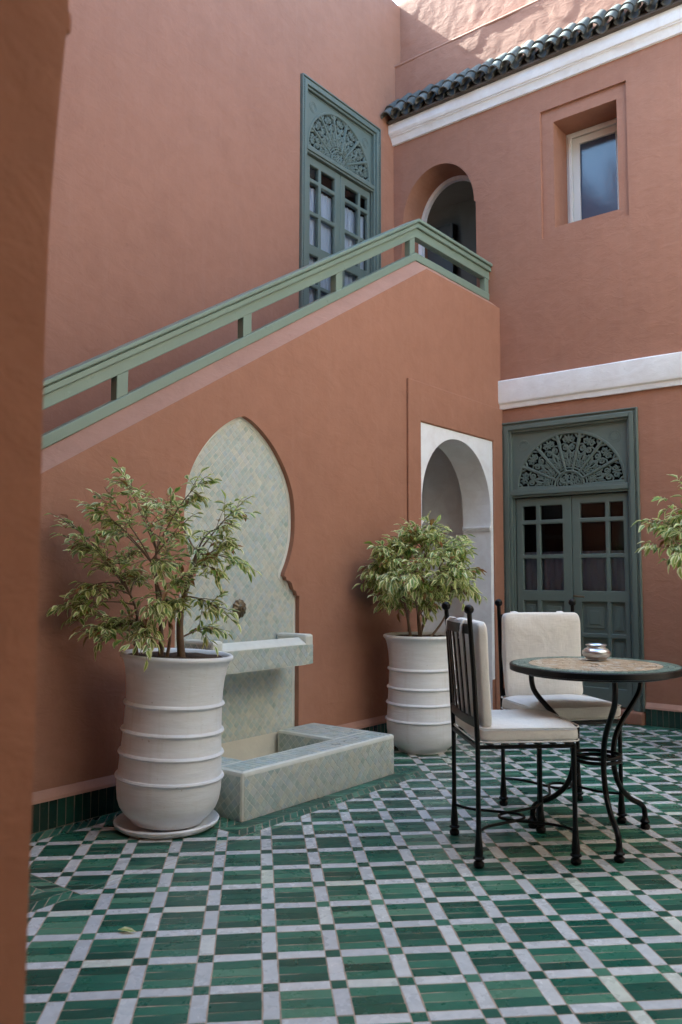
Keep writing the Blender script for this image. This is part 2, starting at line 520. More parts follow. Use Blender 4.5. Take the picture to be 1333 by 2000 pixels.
# the nearest whole tiles in the picture become objects, the rest one field
def in_view(p):
    d = Vector((p[0], p[1], 0.0))-CAM
    z = d.dot(_f)
    if z < 0.3: return None
    x = d.dot(_r2)/z; y = d.dot(_u2)/z
    if abs(x) < 0.42 and abs(y) < 0.63: return z
    return None
cand = {'g': [], 'w': []}; fieldmb = MB()
for kind, poly, rc, c in cells:
    ps = floor_pieces(poly)
    whole = len(ps) == 1 and abs(abs(area(ps[0]))-abs(area(poly))) < 1e-6
    z = in_view(poly[0]) if whole else None
    if z is not None: cand[kind].append((z - (0.25 if abs(area(poly)) > 0.003 else -1.0), kind, poly, rc, c))
    else:
        for q in ps: tile_prism(fieldmb, q, FLOOR3, 0.006, 0.0020, 0.0005, 0 if kind == 'g' else 1, 0.0008, -0.002)
shared = {}
def floor_mesh(kind, rc):
    w = rc[1]-rc[0]; t = rc[3]-rc[2]
    key = (kind, round(w, 3), round(t, 3), random.randrange(4))
    if key not in shared:
        mb = MB()
        nx = 3 if w > 0.1 else 1; ny = 3 if t > 0.1 else 1
        po = [(-w/2, -t/2)]+[(lerp(-w/2, w/2, k/nx), -t/2+random.uniform(-.0012, .0012)) for k in range(1, nx)]
        po += [(w/2, -t/2)]+[(w/2+random.uniform(-.0012, .0012), lerp(-t/2, t/2, k/ny)) for k in range(1, ny)]
        po += [(w/2, t/2)]+[(lerp(w/2, -w/2, k/nx), t/2+random.uniform(-.0012, .0012)) for k in range(1, nx)]
        po += [(-w/2, t/2)]+[(-w/2+random.uniform(-.0012, .0012), lerp(t/2, -t/2, k/ny)) for k in range(1, ny)]
        tile_prism(mb, po, FLOOR3, 0.006, 0.0020, 0.0005, 0, 0.0008, -0.002)
        shared[key] = mb.mesh('floor_tile', [M['green_o'] if kind == 'g' else M['white_o']])
    return shared[key]
for kind, nm, lim in (('g', 'green_tile', 300), ('w', 'white_tile', 260)):
    cand[kind].sort(key=lambda t: t[0])
    for k, (z, kd, poly, rc, c) in enumerate(cand[kind]):
        if k < lim:
            ctr = c+EA*((rc[0]+rc[1])/2)+EB*((rc[2]+rc[3])/2)
            inst(nm, floor_mesh(kd, rc), floor, Matrix.Translation((ctr.x, ctr.y, random.uniform(-.0002, .0003))) @ Matrix.Rotation(_a+random.uniform(-.012, .012), 4, 'Z') @ Matrix.Rotation(random.uniform(-.008, .008), 4, 'X') @ Matrix.Rotation(random.uniform(-.003, .003), 4, 'Y'))
        else:
            tile_prism(fieldmb, poly, FLOOR3, 0.006, 0.0020, 0.0005, 0 if kind == 'g' else 1, 0.0008, -0.002)
# borders of slanted green tiles along the walls and round the fountain
def border(x0, x1, y0, y1, along, slant, w=0.046):
    if along == 'x':
        u = x0-abs(y1-y0)
        while u < x1+abs(y1-y0):
            s = slant*(y1-y0)
            q = [(u, y0), (u+w, y0), (u+w+s, y1), (u+s, y1)]
            q = clip(clip(q, 1, 0, x1), -1, 0, -x0)
            if len(q) >= 3 and abs(area(q)) > 3e-5: tile_prism(fieldmb, q, FLOOR3, 0.006, 0.0020, 0.0005, 0, 0.0008, -0.002)
            u += w
    else:
        u = y0-abs(x1-x0)
        while u < y1+abs(x1-x0):
            s = slant*(x1-x0)
            q = [(x0, u), (x0, u+w), (x1, u+w+s), (x1, u+s)]
            q = clip(clip(q, 0, 1, y1), 0, -1, -y0)
            if len(q) >= 3 and abs(area(q)) > 3e-5: tile_prism(fieldmb, q, FLOOR3, 0.006, 0.0020, 0.0005, 0, 0.0008, -0.002)
            u += w
border(-4.535, -3.735, -0.115, -0.02, 'x', 1)
border(-2.285, -0.02, -0.115, -0.02, 'x', 1)
border(-3.735, -2.285, -0.722, -0.655, 'x', 1); border(-3.735, -2.285, -0.655, -0.582, 'x', -1)
border(-3.735, -3.60, -0.582, -0.02, 'y', 1); border(-2.417, -2.285, -0.582, -0.02, 'y', 1)
border(-6.5, -4.535, -0.755, -0.693, 'x', 1); border(-6.5, -4.535, -0.693, -0.63, 'x', -1)
border(-4.66, -4.598, -0.63, -0.02, 'y', 1); border(-4.598, -4.535, -0.63, -0.02, 'y', -1)
border(-0.115, -0.02, -5, -0.115, 'y', 1)
stuff(fieldmb.build('tile_field', [M['green_i'], M['white_i']], floor, recalc=False, weld=False))

# ================================================================== stair wall (along X)
SL = 0.5971
def zsl(x): return 3.393+SL*(x+1.1575)
FX = -3.04
half = [(0, 1.98), (.07, 1.955), (.155, 1.905), (.24, 1.835), (.316, 1.748), (.372, 1.658), (.406, 1.571), (.42, 1.49), (.424, 1.401), (.42, 1.326), (.404, 1.252), (.377, 1.178), (.341, 1.111), (.337, 1.092),
        (.352, 1.086), (.357, 1.068), (.384, 1.063), (.402, 1.05), (.408, 1.035), (.418, 1.013), (.432, 1.008), (.442, 1.0), (.45, .978), (.47, .974), (.47, .05)]
def smooth_half():
    P = [Vector(p) for p in half[:13]]
    out = []
    for i in range(len(P)-1):
        p0 = P[i-1] if i > 0 else P[i]-(P[i+1]-P[i])*0.7
        p1, p2 = P[i], P[i+1]; p3 = P[i+2] if i+2 < len(P) else P[i+1]
        for k in range(4):
            t = k/4
            out.append(tuple(0.5*((2*p1)+(p2-p0)*t+(2*p0-5*p1+4*p2-p3)*t*t+(3*p1-p0-3*p2+p3)*t**3)))
    return out+half[12:]
HALF = smooth_half()
FOUT = [(FX+x, z) for x, z in HALF][::-1]+[(FX-x, z) for x, z in HALF[1:]]
ACX, AHW = -0.733, 0.522
ARCHA = arch_pts(ACX, AHW, 1.62, 0.54, 0.02, e=2.05)
swall = tag(empty('stair_wall', (-3, 0, 0)), 'terracotta stair wall with sloping top, tiled fountain niche and white arched doorway', 'wall')
def under(o, root):
    """keep a mesh built in world coordinates where it is under a moved root"""
    o.parent = root
    o.matrix_parent_inverse = root.matrix_basis.inverted()
    return o
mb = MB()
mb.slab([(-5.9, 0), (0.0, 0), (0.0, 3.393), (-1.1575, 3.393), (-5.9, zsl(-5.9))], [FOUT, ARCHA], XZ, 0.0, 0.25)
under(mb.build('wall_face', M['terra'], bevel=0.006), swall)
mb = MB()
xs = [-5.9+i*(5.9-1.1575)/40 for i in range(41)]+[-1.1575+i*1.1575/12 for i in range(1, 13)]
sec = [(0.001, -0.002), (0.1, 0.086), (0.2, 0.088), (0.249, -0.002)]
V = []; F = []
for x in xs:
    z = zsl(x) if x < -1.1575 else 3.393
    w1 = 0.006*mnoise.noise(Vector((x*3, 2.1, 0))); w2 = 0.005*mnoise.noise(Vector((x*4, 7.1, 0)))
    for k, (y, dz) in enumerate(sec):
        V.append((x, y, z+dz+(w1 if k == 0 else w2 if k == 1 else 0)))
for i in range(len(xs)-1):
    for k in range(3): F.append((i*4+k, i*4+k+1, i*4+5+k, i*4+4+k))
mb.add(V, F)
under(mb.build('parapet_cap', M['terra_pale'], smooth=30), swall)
# raised surround and white panel of the archway
mb = MB()
mb.slab([(-1.432, 0.0), (-0.002, 0.0), (-0.002, 2.51), (-1.432, 2.51)], [[(-1.268, 0.02), (-0.168, 0.02), (-0.168, 2.216), (-1.268, 2.216)]], XZ, -0.019, -0.0005)
under(mb.build('arch_surround', M['terra'], bevel=0.012), swall)
inner = arch_pts(ACX, AHW-0.006, 1.62, 0.534, 0.02, e=2.05)
mb = MB()
mb.slab([(-1.266, 0.265), (-0.170, 0.265), (-0.170, 2.214), (-1.266, 2.214)], [], XZ, -0.005, -0.001) if False else None
top = [p for p in inner]
outl = [(-1.266, 0.265), (-1.266, 2.214), (-0.170, 2.214), (-0.170, 0.265)]
arcl = [p for p in inner if p[1] > 0.2]
arcl = sorted(arcl[0:1], key=lambda p: 0)+arcl[1:]
poly = outl+[(ACX+AHW-0.006, 0.265)]+arcl+[(ACX-AHW+0.006, 0.265)]
mb.slab(poly, [], XZ, -0.006, -0.0008)
k = len(inner)
mb.add([XZ(p[0], p[1], -0.006) for p in inner]+[XZ(p[0], p[1], 0.252) for p in inner], [(i, i+1, k+i+1, k+i) for i in range(1, k-1)])
for s in (-1, 1):                      # impost mouldings on the reveal
    x = ACX+s*(AHW-0.006)
    mb.box(min(x, x-s*0.022), max(x, x-s*0.022), -0.012, 0.25, 1.487, 1.505)
    mb.box(min(x, x-s*0.014), max(x, x-s*0.014), -0.009, 0.25, 1.470, 1.487)
under(mb.build('arch_reveal', M['white'], bevel=0.004), swall)
mb = MB()
mb.box(-2.3, -0.004, 0.251, 1.09, 0.0, 2.55)
mb.f = [f for i, f in enumerate(mb.f) if i != 2]; mb.m = mb.m[:-1]
under(mb.build('passage', M['white'], recalc=False), swall)
mb = MB()
mb.box(-1.1575, -0.01, 0.252, 1.10, 2.6, 2.85)
n = 17
for i in range(n):
    x1 = -1.1575-i*0.278; zt = 2.85-(i+1)*0.166
    mb.box(x1-0.278, x1, 0.252, 1.10, zt-0.3, zt)
under(mb.build('stair_flight', M['terra']), swall)

# skirting of upright green tiles with a sloping plaster ledge
me_sk = []
for k in range(5):
    mb = MB(); w = 0.0405
    tile_prism(mb, [(-w/2, 0.006), (w/2, 0.006), (w/2, 0.126), (-w/2, 0.126)], lambda u, v, d: (u, -d, v), 0.0125, 0.0009, 0.0008, 0, 0.0009)
    me_sk.append(mb.mesh('skirting_tile', [M['skirt']]))
def skirting(root, a, b, axis, inv):
    nm = empty('skirting', (0, 0, 0)); under(nm, root)
    mb = MB()
    if axis == 'x':
        mb.add([(a, 0.0005, 0.128), (b, 0.0005, 0.128), (b, -0.030, 0.128), (a, -0.030, 0.128), (a, -0.026, 0.141), (b, -0.026, 0.141), (a, 0.0005, 0.172), (b, 0.0005, 0.172), (a, 0.0005, 0.0), (b, 0.0005, 0.0), (a, -0.008, 0), (b, -0.008, 0), (a, -0.008, 0.128), (b, -0.008, 0.128)],
               [(2, 3, 4, 5), (5, 4, 6, 7), (0, 3, 2, 1), (0, 6, 4, 3), (1, 2, 5, 7), (10, 11, 13, 12), (8, 10, 12, 0), (9, 1, 13, 11)])
    else:
        mb.add([(0.0005, a, 0.128), (0.0005, b, 0.128), (-0.030, b, 0.128), (-0.030, a, 0.128), (-0.026, a, 0.141), (-0.026, b, 0.141), (0.0005, a, 0.172), (0.0005, b, 0.172), (0.0005, a, 0), (0.0005, b, 0), (-0.008, a, 0), (-0.008, b, 0), (-0.008, a, 0.128), (-0.008, b, 0.128)],
               [(2, 3, 4, 5), (5, 4, 6, 7), (0, 3, 2, 1), (0, 6, 4, 3), (1, 2, 5, 7), (10, 11, 13, 12), (8, 10, 12, 0), (9, 1, 13, 11)])
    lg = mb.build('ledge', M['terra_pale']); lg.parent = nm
    mb = MB()
    mb.box(a, b, -0.0176, -0.0005, 0.0, 0.1275) if axis == 'x' else mb.box(-0.0176, -0.0005, a, b, 0.0, 0.1275)
    jn = mb.build('joint_bed', M['dark_grout']); jn.parent = nm
    n = int(round((b-a)/0.0415)); st = (b-a)/n
    for i in range(n):
        u = a+(i+0.5)*st
        rz = 0 if axis == 'x' else R(-90)
        loc = (u, -0.006, random.uniform(-.001, .001)) if axis == 'x' else (-0.006, u, random.uniform(-.001, .001))
        o = inst('skirting_tile', random.choice(me_sk), nm, Matrix.Translation(loc) @ Matrix.Rotation(rz, 4, 'Z') @ Matrix.Rotation(random.uniform(-.008, .008), 4, 'Y'))
skirting(swall, -4.66, -3.615, 'x', 1)
skirting(swall, -2.40, -1.436, 'x', 1)

# ================================================================== back wall with the upper door
WY = 1.1036
bwall = tag(empty('back_wall', (-3, WY, 0)), 'tall terracotta back wall behind the stairs holding the upper green door', 'wall')
mb = MB()
mb.slab([(-9, 0), (0.6, 0), (0.6, 6.69), (-9, 6.69)], [[(-1.345, 2.985), (-0.237, 2.985), (-0.237, 5.268), (-1.345, 5.268)]], XZ, WY, WY+0.32)
under(mb.build('wall_face', M['terra'], bevel=0.008), bwall)

# ================================================================== house wall (along Y)
hwall = tag(empty('house_wall', (0, -2, 0)), 'terracotta house wall with green double door, small window, white bands and tiled eave', 'wall')
DOORH = [(-1.152, 0.1), (-0.006, 0.1), (-0.006, 2.385), (-1.152, 2.385)]
ARCHB = arch_pts(0.615, 0.378, 4.42, 0.45, 2.85, hwj=0.396)
WREC = [(-1.126, 3.902), (-0.4, 3.902), (-0.4, 5.003), (-1.126, 5.003)]
WOPN = [(-1.041, 3.983), (-0.507, 3.983), (-0.507, 4.89), (-1.041, 4.89)]
OUTB = [(-6.5, 0), (1.13, 0), (1.13, 5.3), (-6.5, 5.3)]
mb = MB()
mb.slab(OUTB, [DOORH, ARCHB, WREC], YZ, 0.0, 0.022, back=False)
mb.slab(OUTB, [DOORH, ARCHB, WOPN], YZ, 0.022, 0.35)
under(mb.build('wall_face', M['terra'], bevel=0.006), hwall)
mb = MB()
# roof parapet above the eave: real uneven plaster surface
def rough_sheet(mb, x, y0, y1, z0, z1, amp, seed):
    ny = int((y1-y0)/0.022); nz = int((z1-z0)/0.022)
    V = []; F = []
    for i in range(ny+1):
        for j in range(nz+1):
            y = lerp(y0, y1, i/ny); z = lerp(z0, z1, j/nz)
            p = Vector((y*5+seed, z*5, seed))
            a = mnoise.noise(p)*0.5+mnoise.noise(p*2.7)*0.35+mnoise.noise(p*7)*0.22
            fl = mnoise.noise(Vector((y*3.1+seed*2, z*2.2, 3.3)))
            step = max(0.0, min(1.0, (fl-0.12)/0.06))
            edge = 0 if j in (0, nz) else 1
            V.append((x-(a*amp+step*amp*0.9)*edge, y, z))
    for i in range(ny):
        for j in range(nz):
            q = i*(nz+1)+j
            F.append((q, q+1, q+nz+2, q+nz+1))
    mb.add(V, F)
rough_sheet(mb, 0.03, -3.2, 1.13, 5.3, 6.028, 0.0062, 1.7)
rough_sheet(mb, 0.125, -3.2, 1.13, 6.03, 6.735, 0.0055, 5.2)
mb.tube([(0.036, lerp(-3.2, 1.13, i/40), 6.02+0.004*mnoise.noise(Vector((i*0.7, 0, 4)))) for i in range(41)], 0.016, 8)
mb.add([(0.03, -3.2, 6.028), (0.03, 1.13, 6.028), (0.125, 1.13, 6.03), (0.125, -3.2, 6.03)], [(0, 1, 2, 3)])
mb.add([(0.125, -3.2, 6.735), (0.125, 1.13, 6.735), (0.35, 1.13, 6.735), (0.35, -3.2, 6.735)], [(0, 1, 2, 3)])
mb.add([(0.35, -3.2, 5.3), (0.35, 1.13, 5.3), (0.35, 1.13, 6.735), (0.35, -3.2, 6.735)], [(0, 1, 2, 3)])
under(mb.build('roof_parapet', M['terra_rough'], smooth=60), hwall)
def moulding(name, prof, y0, y1, mat, wob=0.0):
    mb = MB(); n = 60; V = []; F = []; k = len(prof)
    for i in range(n+1):
        y = lerp(y0, y1, i/n)
        for q, (x, z) in enumerate(prof):
            w = wob*mnoise.noise(Vector((y*3, z*9, q)))
            V.append((x+w, y, z+w))
    for i in range(n):
        for q in range(k): F.append((i*k+q, i*k+(q+1) % k, (i+1)*k+(q+1) % k, (i+1)*k+q))
    F.append(tuple(range(k))); F.append(tuple(range(n*k, n*k+k)))
    mb.add(V, F)
    return under(mb.build(name, mat, smooth=25), hwall)
moulding('cornice', [(0.01, 5.204), (-0.022, 5.206), (-0.03, 5.225), (-0.052, 5.262), (-0.062, 5.266), (-0.062, 5.274), (-0.074, 5.277), (-0.086, 5.30), (-0.092, 5.372), (0.01, 5.372)], -3.2, 1.10, M['white_band'], 0.003)
moulding('white_band', [(0.01, 2.507), (-0.022, 2.508), (-0.028, 2.545), (-0.042, 2.556), (-0.048, 2.575), (-0.048, 2.742), (-0.04, 2.75), (0.01, 2.752)], -6.4, -0.001, M['white_band'], 0.004)
# eave of canal tiles
eave = empty('tile_eave'); under(eave, hwall)
def canal(r0, r1, length, th, up):
    mb = MB(); n = 10; ks = 3; V = []; F = []
    for q in range(ks+1):
        r = lerp(r0, r1, q/ks); s = length*q/ks
        for rr in (r, r-th):
            for i in range(n+1):
                a = math.pi*i/n
                V.append((s, -rr*math.cos(a), (1 if up else -1)*rr*math.sin(a)))
    m = n+1
    for q in range(ks):
        for i in range(n):
            a = q*2*m+i
            F.append((a, a+1, a+2*m+1, a+2*m)); F.append((a+m, a+m+2*m, a+m+2*m+1, a+m+1))
        for e_ in (0, n):
            a = q*2*m+e_; F.append((a, a+2*m, a+3*m, a+m))
    for i in range(n):
        F.append((i, i+m, i+m+1, i+1)); b = ks*2*m+i; F.append((b, b+1, b+m+1, b+m))
    mb.add(V, F)
    return mb.mesh('roof_tile', [M['roof']], smooth=40)
me_c1, me_c2, me_p = canal(0.053, 0.049, 0.16, 0.010, True), canal(0.0575, 0.042, 0.20, 0.014, True), canal(0.046, 0.046, 0.30, 0.009, False)
ang = R(47)
y = 1.055
while y > -3.1:
    w = random.uniform(-.006, .006)
    for me, s, dn, dy in ((me_c1, -0.012, 0.018, 0), (me_c2, 0.100, 0.026, 0), (me_p, 0.012, 0.004, -0.0625)):
        s += random.uniform(-.02, .02)
        p = Vector((-0.165, y+w+dy, 5.40))+Vector((math.cos(ang), 0, math.sin(ang)))*s+Vector((-math.sin(ang), 0, math.cos(ang)))*dn
        inst('roof_tile', me, eave, Matrix.Translation(p) @ Matrix.Rotation(random.uniform(-.06, .06), 4, 'Z') @ Matrix.Rotation(-ang+random.uniform(-.05, .05), 4, 'Y') @ Matrix.Rotation(random.uniform(-.08, .08), 4, 'X'))
    y -= 0.125
mb = MB()
mb.add([(-0.13, -3.15, 5.374), (-0.13, 1.08, 5.374), (0.034, 1.08, 5.374), (0.034, -3.15, 5.374), (0.034, -3.15, 5.56), (0.034, 1.08, 5.56), (-0.13, 1.08, 5.388), (-0.13, -3.15, 5.388)],
       [(0, 1, 2, 3), (0, 7, 6, 1), (7, 4, 5, 6), (1, 6, 5, 2), (0, 3, 4, 7)])
under(mb.build('eave_mortar', M['mortar']), hwall)
# ---- small upper window
win = empty('window', (0.3, -0.774, 3.983)); under(win, hwall)
def rel(o, root):
    o.parent = root; return o
mb = MB()
def frame_rect(mb, y0, y1, z0, z1, t, x0, x1):
    mb.box(x0, x1, y0, y0+t, z0, z1); mb.box(x0, x1, y1-t, y1, z0, z1)
    mb.box(x0, x1, y0+t, y1-t, z0, z0+t); mb.box(x0, x1, y0+t, y1-t, z1-t, z1)
frame_rect(mb, -0.268, 0.268, 0.0, 0.91, 0.045, -0.012, 0.05)
frame_rect(mb, -0.243, 0.243, 0.025, 0.885, 0.03, -0.03, -0.012)
mb.build('window_frame', M['wframe'], win, bevel=0.004)
mb = MB(); frame_rect(mb, -0.221, 0.221, 0.047, 0.863, 0.062, 0.0, 0.04); mb.build('sash', M['wframe'], win, bevel=0.004)
mb = MB(); mb.box(0.022, 0.03, -0.162, 0.162, 0.106, 0.804); mb.build('pane', M['glassdark'], win)
# ---- upper arched doorway
arc = empty('arched_doorway', (0, 0.615, 2.85)); under(arc, hwall)
def lift(mb):
    mb.v = [(x, y-0.615, z-2.85) for x, y, z in mb.v]; return mb
mb = MB()
mb.slab(arch_pts(0.615, 0.377, 4.42, 0.449, 2.852, hwj=0.395), [arch_pts(0.615, 0.340, 4.42, 0.412, 2.87, hwj=0.352)], YZ, 0.285, 0.33)
lift(mb).build('arch_trim', M['white'], arc)
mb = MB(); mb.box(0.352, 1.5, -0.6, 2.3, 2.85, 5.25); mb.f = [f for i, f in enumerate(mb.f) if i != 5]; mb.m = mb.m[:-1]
lift(mb).build('corridor', M['room_shaded'], arc, recalc=False)
mb = MB(); mb.box(1.42, 1.49, 1.30, 2.2, 2.86, 5.0); lift(mb).build('corridor_door', M['darkwood'], arc)

# ---- double doors with fretwork fan: local u right, v up, w towards the viewer
def fretwork():
    mb = MB()
    HW, HH = 0.452, 0.430
    cx, cz = 0.5775, 1.722
    def pt(r, a): return (cx+HW*r*math.cos(a), cz+0.006+HH*r*math.sin(a))
    cnt = [0]
    def stroke(pts, rad, n=6):
        cnt[0] += 1
        d = -0.03+0.0004*(cnt[0] % 9)
        mb.tube([(p[0], d, p[1]) for p in pts], [q*1.3 for q in rad] if isinstance(rad, list) else rad*1.2, n)
    S = math.pi/7
    for k in range(8): stroke([pt(0.27, k*S), pt(0.62, k*S), pt(1.0, k*S)], [0.008, 0.010, 0.013])
    stroke([pt(1.0, math.pi*i/48) for i in range(49)], 0.013)
    stroke([pt(0.27, math.pi*i/30) for i in range(31)], 0.008)
    stroke([pt(0.33, math.pi*i/30) for i in range(31)], 0.006)
    stroke([pt(0.05, math.pi*i/10) for i in range(11)], 0.009)
    for k in range(7):
        a0 = (k+0.5)*S
        def q(s, t): return pt(t, a0+s*S*0.5)
        def spiral(s0, t0, rs, rt, turns, ph, sgn, rad):
            n = int(14*turns)
            stroke([q(sgn*(s0+rs*(1-0.75*i/n)*math.cos(ph+2*math.pi*turns*i/n)), t0+rt*(1-0.75*i/n)*math.sin(ph+2*math.pi*turns*i/n)) for i in range(n+1)], rad, 5)
        stroke([q(0, 0.36), q(0, 0.45)], 0.006); stroke([q(0, 0.60), q(0, 0.70)], 0.008, 6); stroke([q(0, 0.80), q(0, 0.96)], 0.006)
        stroke([q(-0.35, 0.945), q(-0.15, 0.90), q(0, 0.93), q(0.15, 0.90), q(0.35, 0.945)], 0.006)
        for sg in (-1, 1):
            spiral(0.34, 0.855, 0.25, 0.050, 1.35, 0.4, sg, 0.0062)
            spiral(0.40, 0.725, 0.30, 0.055, 1.3, 2.6, sg, 0.0065)
            spiral(0.36, 0.570, 0.30, 0.055, 1.3, 5.2, sg, 0.0062)
            spiral(0.38, 0.435, 0.34, 0.045, 1.2, 1.4, sg, 0.0055)
            stroke([q(0, 0.47), q(sg*0.22, 0.50), q(sg*0.30, 0.58), q(sg*0.12, 0.65), q(0, 0.66)], 0.0065)
            stroke([q(0, 0.70), q(sg*0.18, 0.76), q(sg*0.55, 0.80), q(sg*0.9, 0.78)], 0.006)
            stroke([q(sg*0.95, 0.90), q(sg*0.7, 0.93), q(sg*0.55, 0.99)], 0.008)
            stroke([q(sg*0.9, 0.64), q(sg*0.72, 0.645), q(sg*0.60, 0.60)], 0.007)
            stroke([q(sg*0.95, 0.50), q(sg*0.7, 0.50), q(sg*0.45, 0.47)], 0.006)
            stroke([q(sg*0.9, 0.37), q(sg*0.5, 0.385), q(0, 0.365)], 0.0055)
    for k in range(5):
        a0 = math.pi*(k+0.5)/5
        c0 = pt(0.165, a0)
        stroke([(c0[0]+0.030*math.cos(2*math.pi*i/14), c0[1]+0.036*math.sin(2*math.pi*i/14)) for i in range(15)], 0.0052, 5)
        stroke([(c0[0]+0.011*math.cos(2*math.pi*i/8), c0[1]+0.015*math.sin(2*math.pi*i/8)) for i in range(9)], 0.005, 5)
        stroke([pt(0.06, a0-0.15), pt(0.10, a0-0.3), pt(0.24, a0-0.28)], 0.005, 5)
    return mb.mesh('fretwork', [M['door']], smooth=50, recalc=False)
ME_FRET = fretwork()
def bars(mb, u0, u1, v0, v1, d0, d1): mb.box(u0, u1, d0, d1, v0, v1)
COLS = [[(.166, .283), (.32, .512)], [(.66, .862), (.894, 1.004)]]
ROWS = [(1.46, 1.576), (1.177, 1.426), (.886, 1.143), (.557, .80), (.144, .524)]
def double_door(root, glazed_rows, cmat, ctop):
    d = root                                     # depth axis: +y goes into the wall
    mb = MB()
    W, H = 1.147, 2.285
    def ring(m0, m1, y0, y1):
        mb.box(m0, m1, y0, y1, 0, H-m0); mb.box(W-m1, W-m0, y0, y1, 0, H-m0); mb.box(m1, W-m1, y0, y1, H-m1, H-m0)
    ring(0.0, 0.012, -0.026, 0.06); ring(0.012, 0.030, -0.014, 0.06); ring(0.030, 0.066, -0.024, 0.06); ring(0.066, 0.086, -0.006, 0.06); ring(0.086, 0.100, 0.018, 0.06)
    mb.box(0.086, W-0.086, -0.012, 0.06, 1.668, 1.706); mb.box(0.086, W-0.086, 0.0, 0.06, 1.650, 1.668); mb.box(0.086, W-0.086, 0.004, 0.06, 1.706, 1.718)
    mb.build('door_frame', M['door'], d, bevel=0.004)
    mb = MB()                                    # rope moulding
    for s, u in ((1, 0.021), (-1, W-0.021)):
        n = 105
        for i in range(n):
            z = 0.02+i*(H-0.05)/n
            mb.tube([(u-0.008, -0.016, z), (u, -0.021, z+0.009), (u+0.008, -0.016, z+0.018)], 0.0052, 5)
    mb.build('rope_moulding', M['door'], d, smooth=60, recalc=False)
    cx, cz = 0.5775, 1.722
    hole = [(cx+0.452, cz+0.004)]+[(cx+0.452*math.cos(math.pi*i/40), cz+0.006+0.430*math.sin(math.pi*i/40)) for i in range(41)]+[(cx-0.452, cz+0.004)]
    mb = MB()
    mb.slab([(0.099, 1.7185), (W-0.099, 1.7185), (W-0.099, 2.187), (0.099, 2.187)], [hole], lambda u, v, w: (u, w, v), -0.002+0.024, 0.044)
    for sx in (0.19, W-0.19):
        for rr in (0.045, 0.028):
            mb.tube([(sx+rr*math.cos(2*math.pi*i/20), 0.022, 2.085+rr*math.sin(2*math.pi*i/20)) for i in range(20)], 0.0035, 5, closed=True)
    mb.build('spandrel', M['door'], d)
    inst('fretwork', ME_FRET, d, Matrix.Translation((0, 0.06, 0)))
    for li, (u0, u1) in enumerate(((0.106, 0.588), (0.592, 1.041))):
        mb = MB()
        holes = []
        for (a, b) in COLS[li]:
            for (c_, e_) in ROWS: holes.append([(a, c_), (b, c_), (b, e_), (a, e_)])
        mb.slab([(u0, 0.01), (u1, 0.01), (u1, 1.645), (u0, 1.645)], holes, lambda u, v, w: (u, w, v), 0.03, 0.07)
        mb.build('door_leaf', M['door'], d, bevel=0.006)
        for ri, (c_, e_) in enumerate(ROWS):
            for (a, b) in COLS[li]:
                if ri < glazed_rows:
                    m2 = MB(); m2.add([(a-0.005, 0.054, c_-0.005), (b+0.005, 0.054, c_-0.005), (b+0.005, 0.054, e_+0.005), (a-0.005, 0.054, e_+0.005)], [(0, 1, 2, 3)]); m2.build('pane', M['glass'], d, recalc=False)
                else:
                    m2 = MB(); m2.box(a-0.005, b+0.005, 0.054, 0.066, c_-0.005, e_+0.005)
                    i1 = 0.03 if b-a > 0.15 else 0.022
                    m2.box(a+i1, b-i1, 0.046, 0.054, c_+i1*1.3, e_-i1*1.3)
                    m2.box(a+i1*2, b-i1*2, 0.040, 0.046, c_+i1*2.3, e_-i1*2.3)
                    m2.build('door_panel', M['door'], d, bevel=0.003)
    mb = MB(); mb.tube([(0.615, 0.03, 0.845), (0.615, -0.012, 0.845)], 0.008, 8); mb.tube([(0.615, -0.012, 0.845), (0.66, -0.016, 0.842), (0.70, -0.012, 0.84)], 0.007, 8); mb.build('handle', M['bronze'], d, smooth=50)
    mb = MB(); V = []; F = []; n = 90
    for i in range(n+1):
        u = lerp(0.12, 1.03, i/n); w = 0.092+0.010*math.sin(i*1.05)+0.005*math.sin(i*2.3+1)
        V += [(u, w, 0.03), (u, w*0.6+0.037, ctop)]
    for i in range(n): F.append((2*i, 2*i+2, 2*i+3, 2*i+1))
    mb.add(V, F); mb.build('curtain', cmat, d, smooth=60, recalc=False)
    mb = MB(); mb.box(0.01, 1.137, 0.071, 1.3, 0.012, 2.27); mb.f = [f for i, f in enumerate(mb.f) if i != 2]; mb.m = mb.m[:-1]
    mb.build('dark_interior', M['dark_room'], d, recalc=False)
dB = empty('double_door'); dB.parent = hwall; dB.matrix_parent_inverse = hwall.matrix_basis.inverted()
dB.matrix_basis = Matrix.Translation((0, -0.006, 0.1)) @ Matrix.Rotation(R(-90), 4, 'Z')
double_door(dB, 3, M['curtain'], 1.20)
dC = empty('double_door'); dC.parent = bwall; dC.matrix_parent_inverse = bwall.matrix_basis.inverted()
dC.matrix_basis = Matrix.Translation((-1.345, WY, 2.985)) @ Matrix.Diagonal((1.108/1.147, 1, 2.283/2.285, 1))
double_door(dC, 5, M['curtain_pale'], 1.42)
mb = MB(); mb.box(-0.055, -0.0005, -1.15, -0.02, 0.0, 0.098); under(mb.build('door_step', M['terra'], bevel=0.012), hwall)
skirting(hwall, -3.4, -1.158, 'y', 1)

